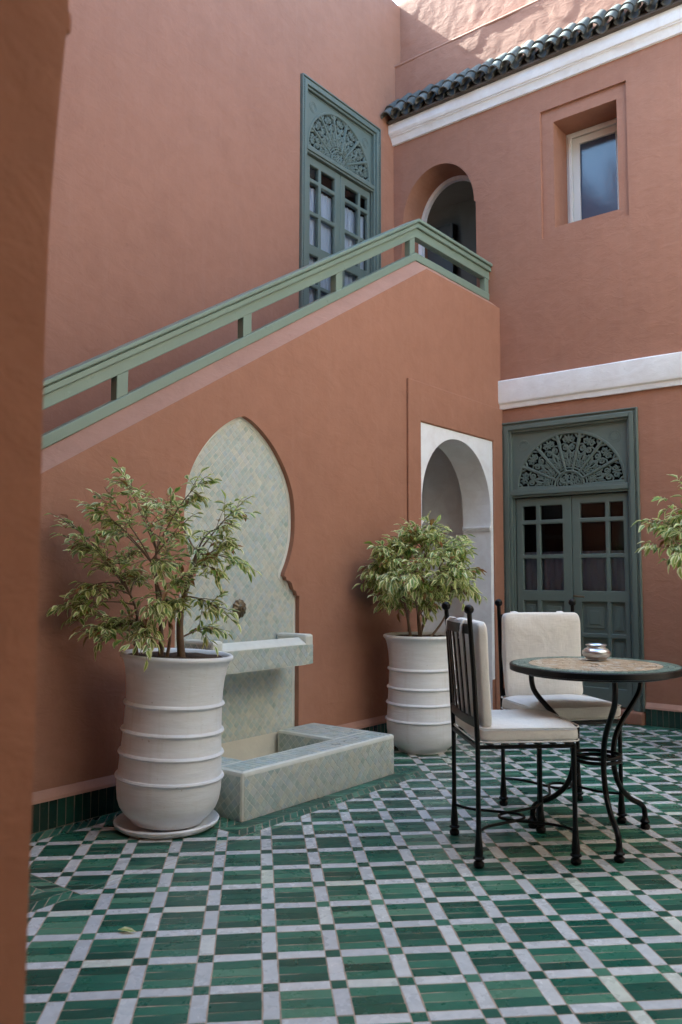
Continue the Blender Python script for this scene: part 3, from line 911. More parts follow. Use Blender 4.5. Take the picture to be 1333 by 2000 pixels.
# ================================================================== stair railing
rail = tag(empty('stair_railing', (-2.9, 0.1, zsl(-2.9))), 'green painted wooden railing along the sloping top of the stair wall', 'railing')
def run(mb, y0, y1, a, b):
    """a rail following the parapet: offsets a..b above the wall top line"""
    P = [(-5.9, zsl(-5.9)), (-1.1575, 3.393), (-0.004, 3.393)]
    V = []
    for x, z in P:
        ca = 0.0
        V += [(x, y0, z+a), (x, y1, z+a), (x, y1, z+b), (x, y0, z+b)]
    F = [(0, 3, 2, 1), (8, 9, 10, 11)]
    for i in range(2):
        for k in range(4): F.append((i*4+k, i*4+(k+1) % 4, i*4+4+(k+1) % 4, i*4+4+k))
    mb.add(V, F)
mb = MB(); run(mb, 0.092, 0.15, 0.086, 0.15); under(mb.build('bottom_rail', M['rail'], bevel=0.006), rail)
mb = MB(); run(mb, 0.092, 0.15, 0.268, 0.338); under(mb.build('fascia_board', M['rail'], bevel=0.004), rail)
mb = MB(); run(mb, 0.072, 0.17, 0.3385, 0.372); run(mb, 0.080, 0.162, 0.3722, 0.381); run(mb, 0.058, 0.184, 0.3812, 0.405)
under(mb.build('handrail', M['rail'], bevel=0.006), rail)
for x in (-5.5, -4.65, -3.79, -2.93, -2.08, -1.2, -0.045):
    mb = MB()
    zt = (lambda q: zsl(q) if q < -1.1575 else 3.393)
    w = 0.034
    V = []
    for yy in (0.096, 0.146):
        V += [(x-w, yy, zt(x-w)+0.149), (x+w, yy, zt(x+w)+0.149), (x+w, yy, zt(x+w)+0.269), (x-w, yy, zt(x-w)+0.269)]
    mb.add(V, [(0, 1, 2, 3), (7, 6, 5, 4), (0, 4, 5, 1), (1, 5, 6, 2), (2, 6, 7, 3), (3, 7, 4, 0)])
    under(mb.build('post', M['rail'], bevel=0.004), rail)

# ================================================================== zellige fountain
ftn = tag(empty('wall_fountain', (-3.01, -0.25, 0)), 'pale green zellige wall fountain with pointed back panel, trough and floor basin', 'fountain')
mb = MB(); mb.box(-3.53, -2.55, 0.034, 0.2, 0.02, 1.90); mb.box(-3.26, -2.82, 0.034, 0.2, 1.9002, 2.02); under(mb.build('back_panel', M['zel_grout']), ftn)
def frame_of(o, u, v, n):
    o, u, v, n = Vector(o), Vector(u), Vector(v), Vector(n)
    return lambda a, b, c: tuple(o+u*a+v*b+n*c)
zel_field = MB()
ZS = 0.032
zel_shared = []
for k in range(6):
    mb = MB(); h = ZS/2
    tile_prism(mb, [(-h, -h), (h, -h), (h, h), (-h, h)], FLOOR3, 0.0009, 0.0013, 0.0004, 0, 0.001)
    zel_shared.append(mb.mesh('zellige_tile', [M['zel_o']]))
zcount = 0
def zellige(o, u, v, n, w, h, diag=True, individuals=0, keep=None, size=ZS):
    """cover a w x h face with small tiles set on the diagonal"""
    global zcount
    fr = frame_of(o, u, v, n)
    a = math.pi/4 if diag else 0
    e1 = (math.cos(a), math.sin(a)); e2 = (-math.sin(a), math.cos(a))
    k = int((w+h)/size)+3
    for i in range(-k, k):
        for j in range(-k, k):
            c = (w/2+e1[0]*i*size+e2[0]*j*size, h/2+e1[1]*i*size+e2[1]*j*size)
            s = size/2
            poly = [(c[0]+e1[0]*p*s+e2[0]*q*s, c[1]+e1[1]*p*s+e2[1]*q*s) for p, q in ((-1, -1), (1, -1), (1, 1), (-1, 1))]
            if keep and not keep(*c): continue
            cp = clip(clip(clip(clip(poly, 1, 0, w), -1, 0, 0), 0, 1, h), 0, -1, 0)
            if len(cp) < 3 or abs(area(cp)) < 4e-5: continue
            if abs(abs(area(cp))-size*size) < 1e-7 and zcount < individuals and size == ZS:
                zcount += 1
                mu, mv, mn = Vector(u), Vector(v), Vector(n)
                mm = Matrix((mu, mv, mn)).transposed().to_4x4()
                ob = inst('zellige_tile', random.choice(zel_shared), ftn, Matrix())
                ob.matrix_parent_inverse = ftn.matrix_basis.inverted()
                ob.matrix_basis = Matrix.Translation(fr(c[0], c[1], random.uniform(-.0003, .0006))) @ mm @ Matrix.Rotation(a+random.uniform(-.05, .05), 4, 'Z') @ Matrix.Rotation(random.uniform(-.03, .03), 4, 'X') @ Matrix.Rotation(random.uniform(-.03, .03), 4, 'Y')
            else:
                tile_prism(zel_field, cp, fr, 0.0009, 0.0013, 0.0004, 0, 0.0006)
BX0, BX1, BY = -3.5995, -2.4172, -0.5793
BT = 0.218
# basin
mb = MB()
U = [(BX0, 0.02), (BX0, BY), (BX1, BY), (BX1, 0.02), (-2.735, 0.02), (-2.735, -0.402), (-3.41, -0.402), (-3.41, 0.02)]
mb.slab(U, [], lambda u, v, w: (u, v, w), 0.0, BT)
under(mb.build('basin', M['zel_edge'], bevel=0.016), ftn)
mb = MB(); mb.box(-3.412, -2.733, -0.404, 0.02, 0.0, 0.065); under(mb.build('basin_floor', M['zel_grout']), ftn)
zellige((BX0+0.012, BY, 0.004), (1, 0, 0), (0, 0, 1), (0, -1, 0), BX1-BX0-0.024, BT-0.024, True, 210)
zellige((BX0, 0.0, 0.004), (0, -1, 0), (0, 0, 1), (-1, 0, 0), -BY-0.012, BT-0.024, True, 0)
zellige((-3.41, 0.0, 0.07), (0, -1, 0), (0, 0, 1), (1, 0, 0), 0.40, BT-0.085, True, 0)
zellige((-2.735, -0.40, 0.07), (0, 1, 0), (0, 0, 1), (-1, 0, 0), 0.40, BT-0.085, True, 0)
zellige((BX0+0.018, BY+0.018, BT), (1, 0, 0), (0, 1, 0), (0, 0, 1), BX1-BX0-0.036, -0.402-BY-0.034, False, 0, size=0.036)
zellige((BX0+0.018, -0.40, BT), (1, 0, 0), (0, 1, 0), (0, 0, 1), -3.41-BX0-0.034, 0.40, False, 0, size=0.036)
zellige((-2.735+0.016, -0.40, BT), (1, 0, 0), (0, 1, 0), (0, 0, 1), BX1+2.735-0.034, 0.40, False, 0, size=0.036)
zellige((-3.40, -0.39, 0.065), (1, 0, 0), (0, 1, 0), (0, 0, 1), 0.66, 0.40, True, 0)
# trough
TX0, TX1, TY = -3.437, -2.672, -0.20
mb = MB()
mb.box(TX0, TX0+0.072, TY, 0.03, 0.597, 0.766)
under(mb.build('trough_end', M['zel_edge'], bevel=0.014), ftn)
mb = MB(); mb.box(TX1-0.066, TX1, TY, 0.03, 0.597, 0.766)
under(mb.build('trough_end', M['zel_edge'], bevel=0.014), ftn)
mb = MB()
prof = [(TY+0.0005, 0.598), (TY+0.0005, 0.712), (TY+0.012, 0.722), (TY+0.055, 0.748), (TY+0.075, 0.742), (TY+0.075, 0.63), (0.03, 0.63), (0.03, 0.598)]
x0, x1 = TX0+0.071, TX1-0.065
k = len(prof)
mb.add([(x0, y, z) for y, z in prof]+[(x1, y, z) for y, z in prof], [(i, (i+1) % k, k+(i+1) % k, k+i) for i in range(k)])
under(mb.build('trough', M['zel_edge']), ftn)
zellige((TX0+0.004, TY, 0.60), (1, 0, 0), (0, 0, 1), (0, -1, 0), TX1-TX0-0.008, 0.110, True, 290)
zellige((TX0, 0.02, 0.60), (0, -1, 0), (0, 0, 1), (-1, 0, 0), 0.206, 0.148, True, 0)
# back panel tiles (the wall niche cuts their outline)
def inside(u, v):
    x, z = abs(u-0.49), v+0.20
    lim = 0
    for i in range(len(HALF)-1):
        (xa, za), (xb, zb) = HALF[i], HALF[i+1]
        if za >= z >= zb: lim = xa if za == zb else lerp(xa, xb, (za-z)/(za-zb))
    return x < lim+0.02
zellige((FX-0.49, 0.034, 0.20), (1, 0, 0), (0, 0, 1), (0, -1, 0), 0.98, 1.80, True, 0, inside)
stuff(under(zel_field.build('zellige_field', M['zel_i'], recalc=False, weld=False), ftn))
# trim following the outline
mb = MB()
mid = Vector((FX, 1.1))
pts = [Vector(p) for p in FOUT]
V = []; F = []
for i, p in enumerate(pts):
    a = pts[max(0, i-1)]; b = pts[min(len(pts)-1, i+1)]
    t = (b-a).normalized(); nn = Vector((-t.y, t.x))
    q = p+nn*0.022; p2 = p-nn*0.006
    V += [(p2.x, 0.0312, p2.y), (q.x, 0.0312, q.y), (q.x, 0.035, q.y)]
for i in range(len(pts)-1):
    F += [(3*i, 3*i+1, 3*i+4, 3*i+3), (3*i+1, 3*i+2, 3*i+5, 3*i+4)]
mb.add(V, F)
under(mb.build('panel_trim', M['zel_edge']), ftn)
mb = MB()
n = 36; V = [(0, -0.034, 0)]; F = []
for q, (r, d) in enumerate(((0.018, -0.032), (0.026, -0.016), (0.040, -0.012), (0.050, -0.004), (0.052, 0.0))):
    for i in range(n):
        a = 2*math.pi*i/n; rr = r*(1+(0.06*math.cos(12*a) if q > 1 else 0)); V.append((rr*math.cos(a), d-(0.003*math.cos(12*a) if q == 2 else 0), rr*math.sin(a)))
for i in range(n): F.append((0, 1+(i+1) % n, 1+i))
for q in range(4):
    for i in range(n): F.append((1+q*n+i, 1+q*n+(i+1) % n, 1+(q+1)*n+(i+1) % n, 1+(q+1)*n+i))
mb.add(V, F)
mb.tube([(0, -0.02, 0), (0, -0.036, 0.001), (0, -0.043, -0.007)], [0.011, 0.010, 0.008], 10)
mb.v = [(x-3.034, y+0.0305, z+0.911) for x, y, z in mb.v]
under(mb.build('spout_rosette', M['bronze'], smooth=45), ftn)

# ================================================================== foreground pillar and unseen arcade roof
mb = MB()
n = 30; V = []; F = []
prof = [(-6.9, -2.395), (-5.733, -2.395), (-5.728, -2.38), (-5.728, -1.98), (-6.9, -1.98)]
for i in range(n+1):
    z = 2.502*i/n
    for k, (x, y) in enumerate(prof):
        w = 0.004*mnoise.noise(Vector((z*2.2, k, 0.5)))
        e = 0.02*max(0.0, min(1.0, (z-1.46)/0.34))**1.5 if k in (1, 2, 3) else 0.0
        V.append((x+w+e, y+w*0.5, z))
for i in range(n):
    for k in range(5): F.append((i*5+k, i*5+(k+1) % 5, i*5+5+(k+1) % 5, i*5+5+k))
mb.add(V, F)
mb.lathe([(0.0, -0.012), (0.006, -0.008), (0.007, 0.0), (0.006, 0.010), (0.0, 0.014)], 10, (-5.727, -2.375, 1.555))
mb.lathe([(0.0, -0.018), (0.007, -0.010), (0.008, 0.0), (0.007, 0.012), (0.0, 0.018)], 10, (-5.708, -2.375, 1.765))
pil = tag(mb.build('pillar', M['pillar'], smooth=30), 'out of focus brown plaster pillar filling the left edge of the view', 'pillar')
# the courtyard's two unseen sides: upper storeys and arcades added to shape its light
def structure(name, boxes, mat):
    mb = MB()
    for b in boxes: mb.box(*b)
    o = mb.build(name, mat); o['kind'] = 'structure'
    return o
structure('unseen_arcade_ceiling', [(-9.5, -5.74, -6.5, -1.98, 2.15, 2.5), (-9.5, -5.3, -6.5, -1.98, 2.502, 3.0)], M['pillar'])  # unseen, added overhead and set low to darken the pillar
structure('unseen_opposite_wing', [(-9.5, 0.3, -6.5, -4.4, 2.76, 6.2), (-9.5, 0.3, -6.7, -6.5, 0, 2.76)], M['bounce_pale'])  # unseen, height and pale colour set for its bounce into the courtyard
structure('unseen_side_wing', [(-9.5, -5.15, -4.39, 1.1, 3.01, 7.4), (-9.7, -9.5, -6.5, 1.3, 0, 3.01)], M['terra'])  # unseen, moved in and raised to cut light on the facing walls

# ================================================================== pots
PROF = [(0.0, 0.012), (0.135, 0.012), (0.153, 0.018), (0.154, 0.027), (0.168, 0.038), (0.190, 0.058), (0.208, 0.084), (0.219, 0.115), (0.2245, 0.155), (0.2255, 0.205),
        (0.232, 0.207), (0.2355, 0.213), (0.232, 0.220), (0.2235, 0.222), (0.2205, 0.26), (0.2185, 0.305), (0.226, 0.308), (0.2295, 0.314), (0.226, 0.321), (0.2175, 0.324), (0.2145, 0.36), (0.213, 0.40),
        (0.221, 0.404), (0.2245, 0.410), (0.221, 0.417), (0.212, 0.42), (0.210, 0.46), (0.2085, 0.513), (0.217, 0.518), (0.2205, 0.524), (0.217, 0.531), (0.2085, 0.535), (0.2095, 0.58), (0.214, 0.63), (0.223, 0.68), (0.232, 0.708),
        (0.242, 0.715), (0.247, 0.723), (0.245, 0.732), (0.238, 0.737), (0.229, 0.735), (0.222, 0.722), (0.212, 0.69), (0.205, 0.66), (0.0, 0.655)]
ME_POT = MB().lathe(PROF, 64).mesh('pot', [M['pot']], smooth=50)
def soil_mesh(seed):
    mb = MB(); V = [(0, 0, 0.728)]; F = []; n = 30; kr = 7
    for q in range(1, kr+1):
        for i in range(n):
            a = 2*math.pi*i/n; r = 0.223*q/kr
            V.append((r*math.cos(a), r*math.sin(a), 0.719+0.012*mnoise.noise(Vector((r*math.cos(a)*25, r*math.sin(a)*25, seed)))))
    for i in range(n): F.append((0, 1+i, 1+(i+1) % n))
    for q in range(kr-1):
        for i in range(n): F.append((1+q*n+i, 1+(q+1)*n+i, 1+(q+1)*n+(i+1) % n, 1+q*n+(i+1) % n))
    return mb.add(V, F).mesh('soil', [M['soil']], smooth=60)
def planter(loc, label, tilt=None, saucer=False, turn=0):
    root = empty('planter', loc)
    tag(root, label, 'planter', 'white ringed planters with variegated figs')
    lean = Matrix()
    if tilt: lean = Matrix.Rotation(tilt[1], 4, Vector((tilt[0].y*-1, tilt[0].x, 0)))
    zup = 0.012 if saucer else -0.010
    inst('pot', ME_POT, root, Matrix.Translation((0, 0, zup)) @ lean @ Matrix.Rotation(turn, 4, 'Z'))
    inst('soil', soil_mesh(turn), root, Matrix.Translation((0, 0, zup)) @ lean)
    if saucer:
        s = MB().lathe([(0, 0.006), (0.17, 0.006), (0.205, 0.010), (0.222, 0.022), (0.226, 0.034), (0.221, 0.040), (0.212, 0.037), (0.196, 0.022), (0.16, 0.016), (0, 0.016)], 56).build('saucer', M['pot'], root, smooth=50)
    return root

# ---- leaves
def leaf_mesh(mats, droop, fold, wid):
    mb = MB()
    st = [(0, 0.02), (0.14, 0.5), (0.32, 0.92), (0.5, 1.0), (0.68, 0.82), (0.85, 0.4), (1.0, 0.0)]
    V = []; F = []; mi = []
    for t, w in st:
        w *= wid; z = -droop*t*t+0.02*math.sin(t*7)
        x = t*(1-0.25*droop*t)
        for s in (-1, -0.45, 0, 0.45, 1):
            V.append((x, s*w, z+abs(s)*w*fold+(0.015*math.sin(t*19+s*2) if abs(s) == 1 else 0)))
    for i in range(len(st)-1):
        for k in range(4):
            F.append((i*5+k, i*5+k+1, i*5+6+k, i*5+5+k)); mi.append(1 if (k in (0, 3) or i == len(st)-2) else 0)
    me = bpy.data.meshes.new('leaf'); me.from_pydata(V, [], F)
    for m in mats: me.materials.append(m)
    me.polygons.foreach_set('material_index', mi); me.shade_smooth()
    return me
LV = []
for mats, k in (((M['leaf_green'], M['leaf_cream']), 5), ((M['leaf_lime'], M['leaf_cream']), 3), ((M['leaf_green'], M['leaf_lime']), 1), ((M['leaf_dry'], M['leaf_dry']), 0.4)):
    for q in range(3):
        LV.append((leaf_mesh(mats, random.uniform(0.15, 0.5), random.uniform(0.25, 0.7), random.uniform(0.17, 0.225)), k/3))
LWT = [w for _, w in LV]
LGEO = []
LM = [M['leaf_green'], M['leaf_cream'], M['leaf_lime'], M['leaf_dry']]
for me, _ in LV:
    LGEO.append(([v.co.copy() for v in me.vertices], [tuple(p.vertices) for p in me.polygons], [LM.index(me.materials[p.material_index]) for p in me.polygons]))
def fig(loc, tips, label, stems, n_twig=(5, 8), n_obj=280, leaflen=(0.045, 0.072), seed=1, droop=0.5, limit_y=None, soil_z=0.71):
    """variegated fig: stems from the soil fork towards the tips; leaves sit along the twigs"""
    rng = random.Random(seed)
    root = empty('fig_tree', loc)
    tag(root, label, 'potted tree', 'variegated figs in white planters')
    wood = MB(); twig = MB(); leaves = []
    base_pts = {}
    for si, (bx, by, hx, hy, hz, rad) in enumerate(stems):
        P = []
        for i in range(9):
            t = i/8
            P.append(Vector((lerp(bx, hx, t)+0.025*math.sin(t*5+si*2), lerp(by, hy, t)+0.02*math.sin(t*4+si), lerp(soil_z-0.02, hz, t))))
        wood.tube(P, [lerp(rad, rad*0.45, i/8) for i in range(9)], 8)
        base_pts[si] = P
    for tip in tips:
        T = Vector(tip)
        best = None
        for si, P in base_pts.items():
            for i in range(2, 9):
                if P[i].z < T.z+0.05:
                    dz = max(0.06, T.z-P[i].z); hd = math.hypot(T.x-P[i].x, T.y-P[i].y)
                    sc = (T-P[i]).length+abs(hd-dz)*0.5+rng.uniform(0, .08)
                    if best is None or sc < best[0]: best = (sc, P[i])
        A = best[1] if best else base_pts[0][5]
        ln = (T-A).length
        mid = A.lerp(T, 0.5)+Vector((rng.uniform(-.03, .03), rng.uniform(-.03, .03), 0.10*ln+rng.uniform(0, .03)))
        C_ = [A*(1-t)**2+mid*2*t*(1-t)+T*t*t for t in [i/10 for i in range(11)]]
        wood.tube(C_, [lerp(0.0045, 0.0013, i/10) for i in range(11)], 5)
        nt = rng.randint(*n_twig)
        for q in range(nt+1):
            t = 1.0 if q == nt else rng.uniform(0.38, 0.97)
            i = min(9, int(t*10)); o = C_[i].lerp(C_[i+1], t*10-i)
            d = (C_[i+1]-C_[i]).normalized()
            if q < nt:
                d = (d+Vector((rng.gauss(0, .8), rng.gauss(0, .8), rng.gauss(-0.05, .45)))).normalized()
            L_ = rng.uniform(0.05, 0.12)
            e = o+d*L_+Vector((0, 0, -droop*0.25*L_))
            twig.tube([o, o.lerp(e, .5)+Vector((0, 0, .006)), e], [0.0018, 0.0014, 0.0008], 4)
            nl = rng.randint(4, 6)
            for k in range(nl):
                tt = (k+0.6)/nl
                p = o.lerp(e, tt)
                side = d.cross(Vector((0, 0, 1)))
                if side.length < 0.1: side = Vector((1, 0, 0))
                side.normalize()
                ax = (d*rng.uniform(0.3, 0.9)+side*(1 if k % 2 else -1)*rng.uniform(0.5, 1.0)+Vector((rng.gauss(0, .2), rng.gauss(0, .2), rng.uniform(-1.0, 0.25)*droop*1.4+0.1))).normalized()
                if k == nl-1: ax = (d+Vector((0, 0, -0.3*droop+rng.gauss(0, .2)))).normalized()
                up = Vector((rng.gauss(0, .35), rng.gauss(0, .35), 1))
                yv = up.cross(ax)
                if yv.length < 0.05: continue
                yv.normalize(); zv = ax.cross(yv)
                s = rng.uniform(*leaflen)*(0.75 if tt < .3 else 1)
                mtx = Matrix.Translation(p) @ Matrix((ax, yv, zv)).transposed().to_4x4() @ Matrix.Scale(s, 4)
                if limit_y is not None and (mtx @ Vector((1, 0, 0))).y > limit_y: continue
                leaves.append((mtx, rng.choices(range(len(LV)), LWT)[0]))
    tr = wood.build('branches', M['bark'], root, smooth=60, recalc=False)
    stuff(twig.build('twigs', M['twig'], root, smooth=60, recalc=False))
    # leaves nearest the viewer become objects of their own
    fwd = Vector((_f.x, _f.y, 0))
    leaves.sort(key=lambda q: q[0].translation.dot(fwd))
    vis = [q for q in leaves if 1][:n_obj]
    for mtx, k in vis: inst('leaf', LV[k][0], root, mtx)
    mb = MB()
    for mtx, k in leaves[n_obj:]:
        vs_, fs, ms = LGEO[k]
        o = len(mb.v)
        mb.v.extend([tuple(mtx @ v) for v in vs_])
        for f_, m_ in zip(fs, ms): mb.f.append(tuple(i+o for i in f_)); mb.m.append(m_)
    if mb.v:
        stuff(mb.build('foliage', LM, root, smooth=180, recalc=False, weld=False))
    return root

P1 = (-3.84, -0.36, 0.0)
planter(P1, 'white ringed glazed pot leaning on a saucer, left of the fountain basin', (Vector((0.62, -0.78, 0)), R(2.6)), True, 0.3)
T1 = [(-0.283, 0.007, 1.55), (-0.101, -0.338, 1.522), (0.125, -0.375, 1.429), (-0.328, 0.091, 1.44), (-0.346, 0.107, 1.394), (-0.4, 0.283, 1.34), (-0.366, 0.251, 1.26), (0.04, 0.043, 1.475), (-0.054, 0.089, 1.477), (-0.237, -0.084, 1.378), (-0.226, 0.13, 1.323), (-0.102, -0.23, 1.348), (0.006, -0.349, 1.323), (0.044, -0.384, 1.258), (-0.305, 0.123, 1.18), (-0.082, 0.209, 1.229), (0.06, 0.081, 1.231), (0.114, -0.088, 1.236), (0.196, -0.299, 1.179), (0.011, -0.328, 1.142), (-0.076, -0.205, 1.109), (-0.391, 0.3, 0.969), (-0.347, 0.256, 1.035), (-0.298, 0.193, 1.049), (-0.338, 0.255, 0.956), (-0.321, 0.174, 0.879), (-0.249, 0.156, 0.857), (-0.157, 0.174, 0.886), (-0.136, 0.06, 0.889), (-0.207, -0.13, 0.974), (-0.024, -0.12, 0.983), (0.02, -0.36, 0.96), (0.16, -0.13, 0.86), (-0.27, -0.17, 0.83), (-0.043, -0.03, 0.989), (-0.167, -0.114, 1.167), (-0.041, 0.192, 1.104), (-0.198, 0.139, 1.143)]
T1 = [(x*0.86-0.015, y*0.86, 0.75+(z-0.75)*0.94) for x, y, z in T1]
fig(P1, T1, 'loose airy variegated fig with sparse low twigs, left of the fountain', [(-0.03, 0.03, -0.05, 0.03, 1.20, 0.013), (0.02, -0.05, 0.04, -0.08, 1.18, 0.019), (-0.08, 0.06, -0.18, 0.12, 1.05, 0.009), (-0.02, 0.0, -0.12, -0.05, 1.15, 0.008)], (9, 13), 300, (0.036, 0.062), 11, 0.42, limit_y=0.33)
def dome(seed, n, r, z0, z1, cz, wallside=0.30):
    g = random.Random(seed); out = []
    while len(out) < n:
        v = Vector((g.gauss(0, 1), g.gauss(0, 1), g.gauss(0, 1))).normalized()*g.uniform(0.62, 1.0)
        p = (v.x*r, v.y*r, cz+(v.z*(z1-cz) if v.z > 0 else v.z*(cz-z0)))
        if p[1] > wallside: continue
        out.append(p)
    return out
P2 = (-1.80, -0.36, 0.0)
planter(P2, 'white ringed glazed pot without saucer, between fountain and white archway', None, False, 1.7)
fig(P2, dome(5, 66, 0.37, 0.86, 1.42, 1.12, 0.28), 'dense rounded variegated fig in front of the white archway', [(-0.05, 0.05, -0.12, 0.08, 1.15, 0.010), (-0.03, -0.01, 0.0, 0.0, 1.25, 0.012), (0.03, 0.01, 0.10, -0.06, 1.15, 0.010), (0.02, -0.04, 0.16, -0.16, 1.05, 0.008), (-0.06, 0.0, -0.15, -0.08, 1.1, 0.007)], (8, 11), 300, (0.046, 0.074), 21, 0.95, limit_y=0.34)
P3 = (-0.80, -1.97, 0.0)
planter(P3, 'white ringed glazed pot at the right edge beyond the table', None, False, 4.0)
fig(P3, dome(9, 46, 0.50, 0.98, 1.72, 1.32, 9), 'variegated fig branch reaching in from the right edge beside the door', [(-0.04, 0.04, -0.12, 0.1, 1.3, 0.012), (0.0, -0.02, 0.05, -0.05, 1.4, 0.013), (0.03, 0.03, 0.12, 0.05, 1.3, 0.010)], (5, 8), 300, (0.058, 0.09), 31, 0.95)

# ================================================================== table
TC = (-2.838, -1.896)
tab = tag(empty('bistro_table', (*TC, 0)), 'round mosaic bistro table with green rim and three curved black iron legs', 'table')
def spline(P, sub=6):
    P = [Vector(p) for p in P]; out = []
    for i in range(len(P)-1):
        p0 = P[i-1] if i else P[i]; p1, p2 = P[i], P[i+1]; p3 = P[i+2] if i+2 < len(P) else P[i+1]
        for k in range(sub):
            t = k/sub
            out.append(0.5*((2*p1)+(p2-p0)*t+(2*p0-5*p1+4*p2-p3)*t*t+(3*p1-p0-3*p2+p3)*t**3))
    return out+[P[-1]]
MB().lathe([(0, 0.682), (0.30, 0.682), (0.315, 0.686), (0.318, 0.694), (0.346, 0.694), (0.351, 0.696), (0.352, 0.718), (0.349, 0.721), (0.341, 0.7205), (0.340, 0.716), (0, 0.716)], 96).build('rim', M['iron'], tab, smooth=40)
mb = MB()
def ring_tiles(mb, r0, r1, n, mat, off=0.0):
    for i in range(n):
        a0 = 2*math.pi*(i+off)/n; a1 = 2*math.pi*(i+1+off)/n
        po = [(r0*math.cos(a0), r0*math.sin(a0)), (r1*math.cos(a0), r1*math.sin(a0)), (r1*math.cos(a1), r1*math.sin(a1)), (r0*math.cos(a1), r0*math.sin(a1))]
        tile_prism(mb, po, FLOOR3, 0.7225, 0.0007, 0.0008, mat, 0.0004, 0.715)
ring_tiles(mb, 0.316, 0.340, 84, 1); ring_tiles(mb, 0.290, 0.316, 76, 1, .5); ring_tiles(mb, 0.272, 0.290, 70, 1, .2)
for q in range(9): ring_tiles(mb, 0.272-0.028*(q+1), 0.272-0.028*q, max(6, int(56*(1-q/9.5))), 0, q*0.5)
stuff(mb.build('mosaic_top', [M['mos_tan'], M['mos_green']], tab, recalc=False, weld=False))
LEGP = [(.276, .69), (.276, .635), (.262, .588), (.215, .535), (.155, .475), (.112, .41), (.098, .34), (.104, .27), (.135, .20), (.195, .145), (.255, .115), (.279, .085), (.281, .03), (.281, .006)]
FOOT = [(0, 0.002), (0.017, 0.003), (0.021, 0.010), (0.020, 0.019), (0.013, 0.026), (0.015, 0.029), (0.021, 0.032), (0.021, 0.037), (0.015, 0.041), (0.0115, 0.055), (0, 0.056)]
for k, deg in enumerate((-143, -22, 96)):
    a = R(deg)
    P = spline([(r*math.cos(a), r*math.sin(a), z) for r, z in LEGP], 5)
    mb = MB(); mb.tube(P, 0.0115, 10); mb.lathe(FOOT, 16, (0.281*math.cos(a), 0.281*math.sin(a), 0.004))
    mb.build('leg', M['iron'], tab, smooth=45, recalc=False)
mb = MB()
for z in (0.330, 0.348): mb.tube([(0.094*math.cos(2*math.pi*i/40), 0.094*math.sin(2*math.pi*i/40), z) for i in range(40)], 0.0075, 8, closed=True)
mb.build('brace_ring', M['iron'], tab, smooth=60, recalc=False)
jar = MB().lathe([(0, 0.0), (0.036, 0.001), (0.040, 0.004), (0.038, 0.008), (0.050, 0.018), (0.057, 0.032), (0.056, 0.046), (0.046, 0.058), (0.037, 0.063), (0.036, 0.068), (0.041, 0.073), (0.043, 0.077), (0.040, 0.079), (0.033, 0.074), (0.032, 0.066), (0.040, 0.05), (0.040, 0.02), (0, 0.014)], 48).build('sugar_bowl', M['silver'], smooth=50)
jar.scale = (1.06, 1.06, 0.88)
jar.location = (-2.69, -1.846, 0.7232)
tag(jar, 'small round hammered silver bowl standing on the mosaic table', 'bowl')

# ================================================================== chairs
def cushion(a, b, c, e1, e2, nu=56, nv=26, wob=0.0065, seed=0):
    mb = MB(); V = []; F = []
    sg = lambda x, p: math.copysign(abs(x)**p, x)
    for i in range(nv+1):
        ph = -math.pi/2+math.pi*i/nv
        for j in range(nu):
            th = 2*math.pi*j/nu
            x = a*sg(math.cos(ph), e1)*sg(math.cos(th), e2); y = b*sg(math.cos(ph), e1)*sg(math.sin(th), e2); z = c*sg(math.sin(ph), e1*1.2)
            w = wob*mnoise.noise(Vector((x*9+seed, y*9, z*14)))
            V.append((x+w, y+w*0.7, z+w*1.4))
    for i in range(nv):
        for j in range(nu): F.append((i*nu+j, i*nu+(j+1) % nu, (i+1)*nu+(j+1) % nu, (i+1)*nu+j))
    return mb.add(V, F)
CFOOT = [(0, 0.0), (0.017, 0.001), (0.021, 0.008), (0.020, 0.018), (0.013, 0.025), (0.016, 0.029), (0.022, 0.032), (0.022, 0.037), (0.015, 0.041), (0.0165, 0.055), (0.0125, 0.10), (0.0095, 0.15)]
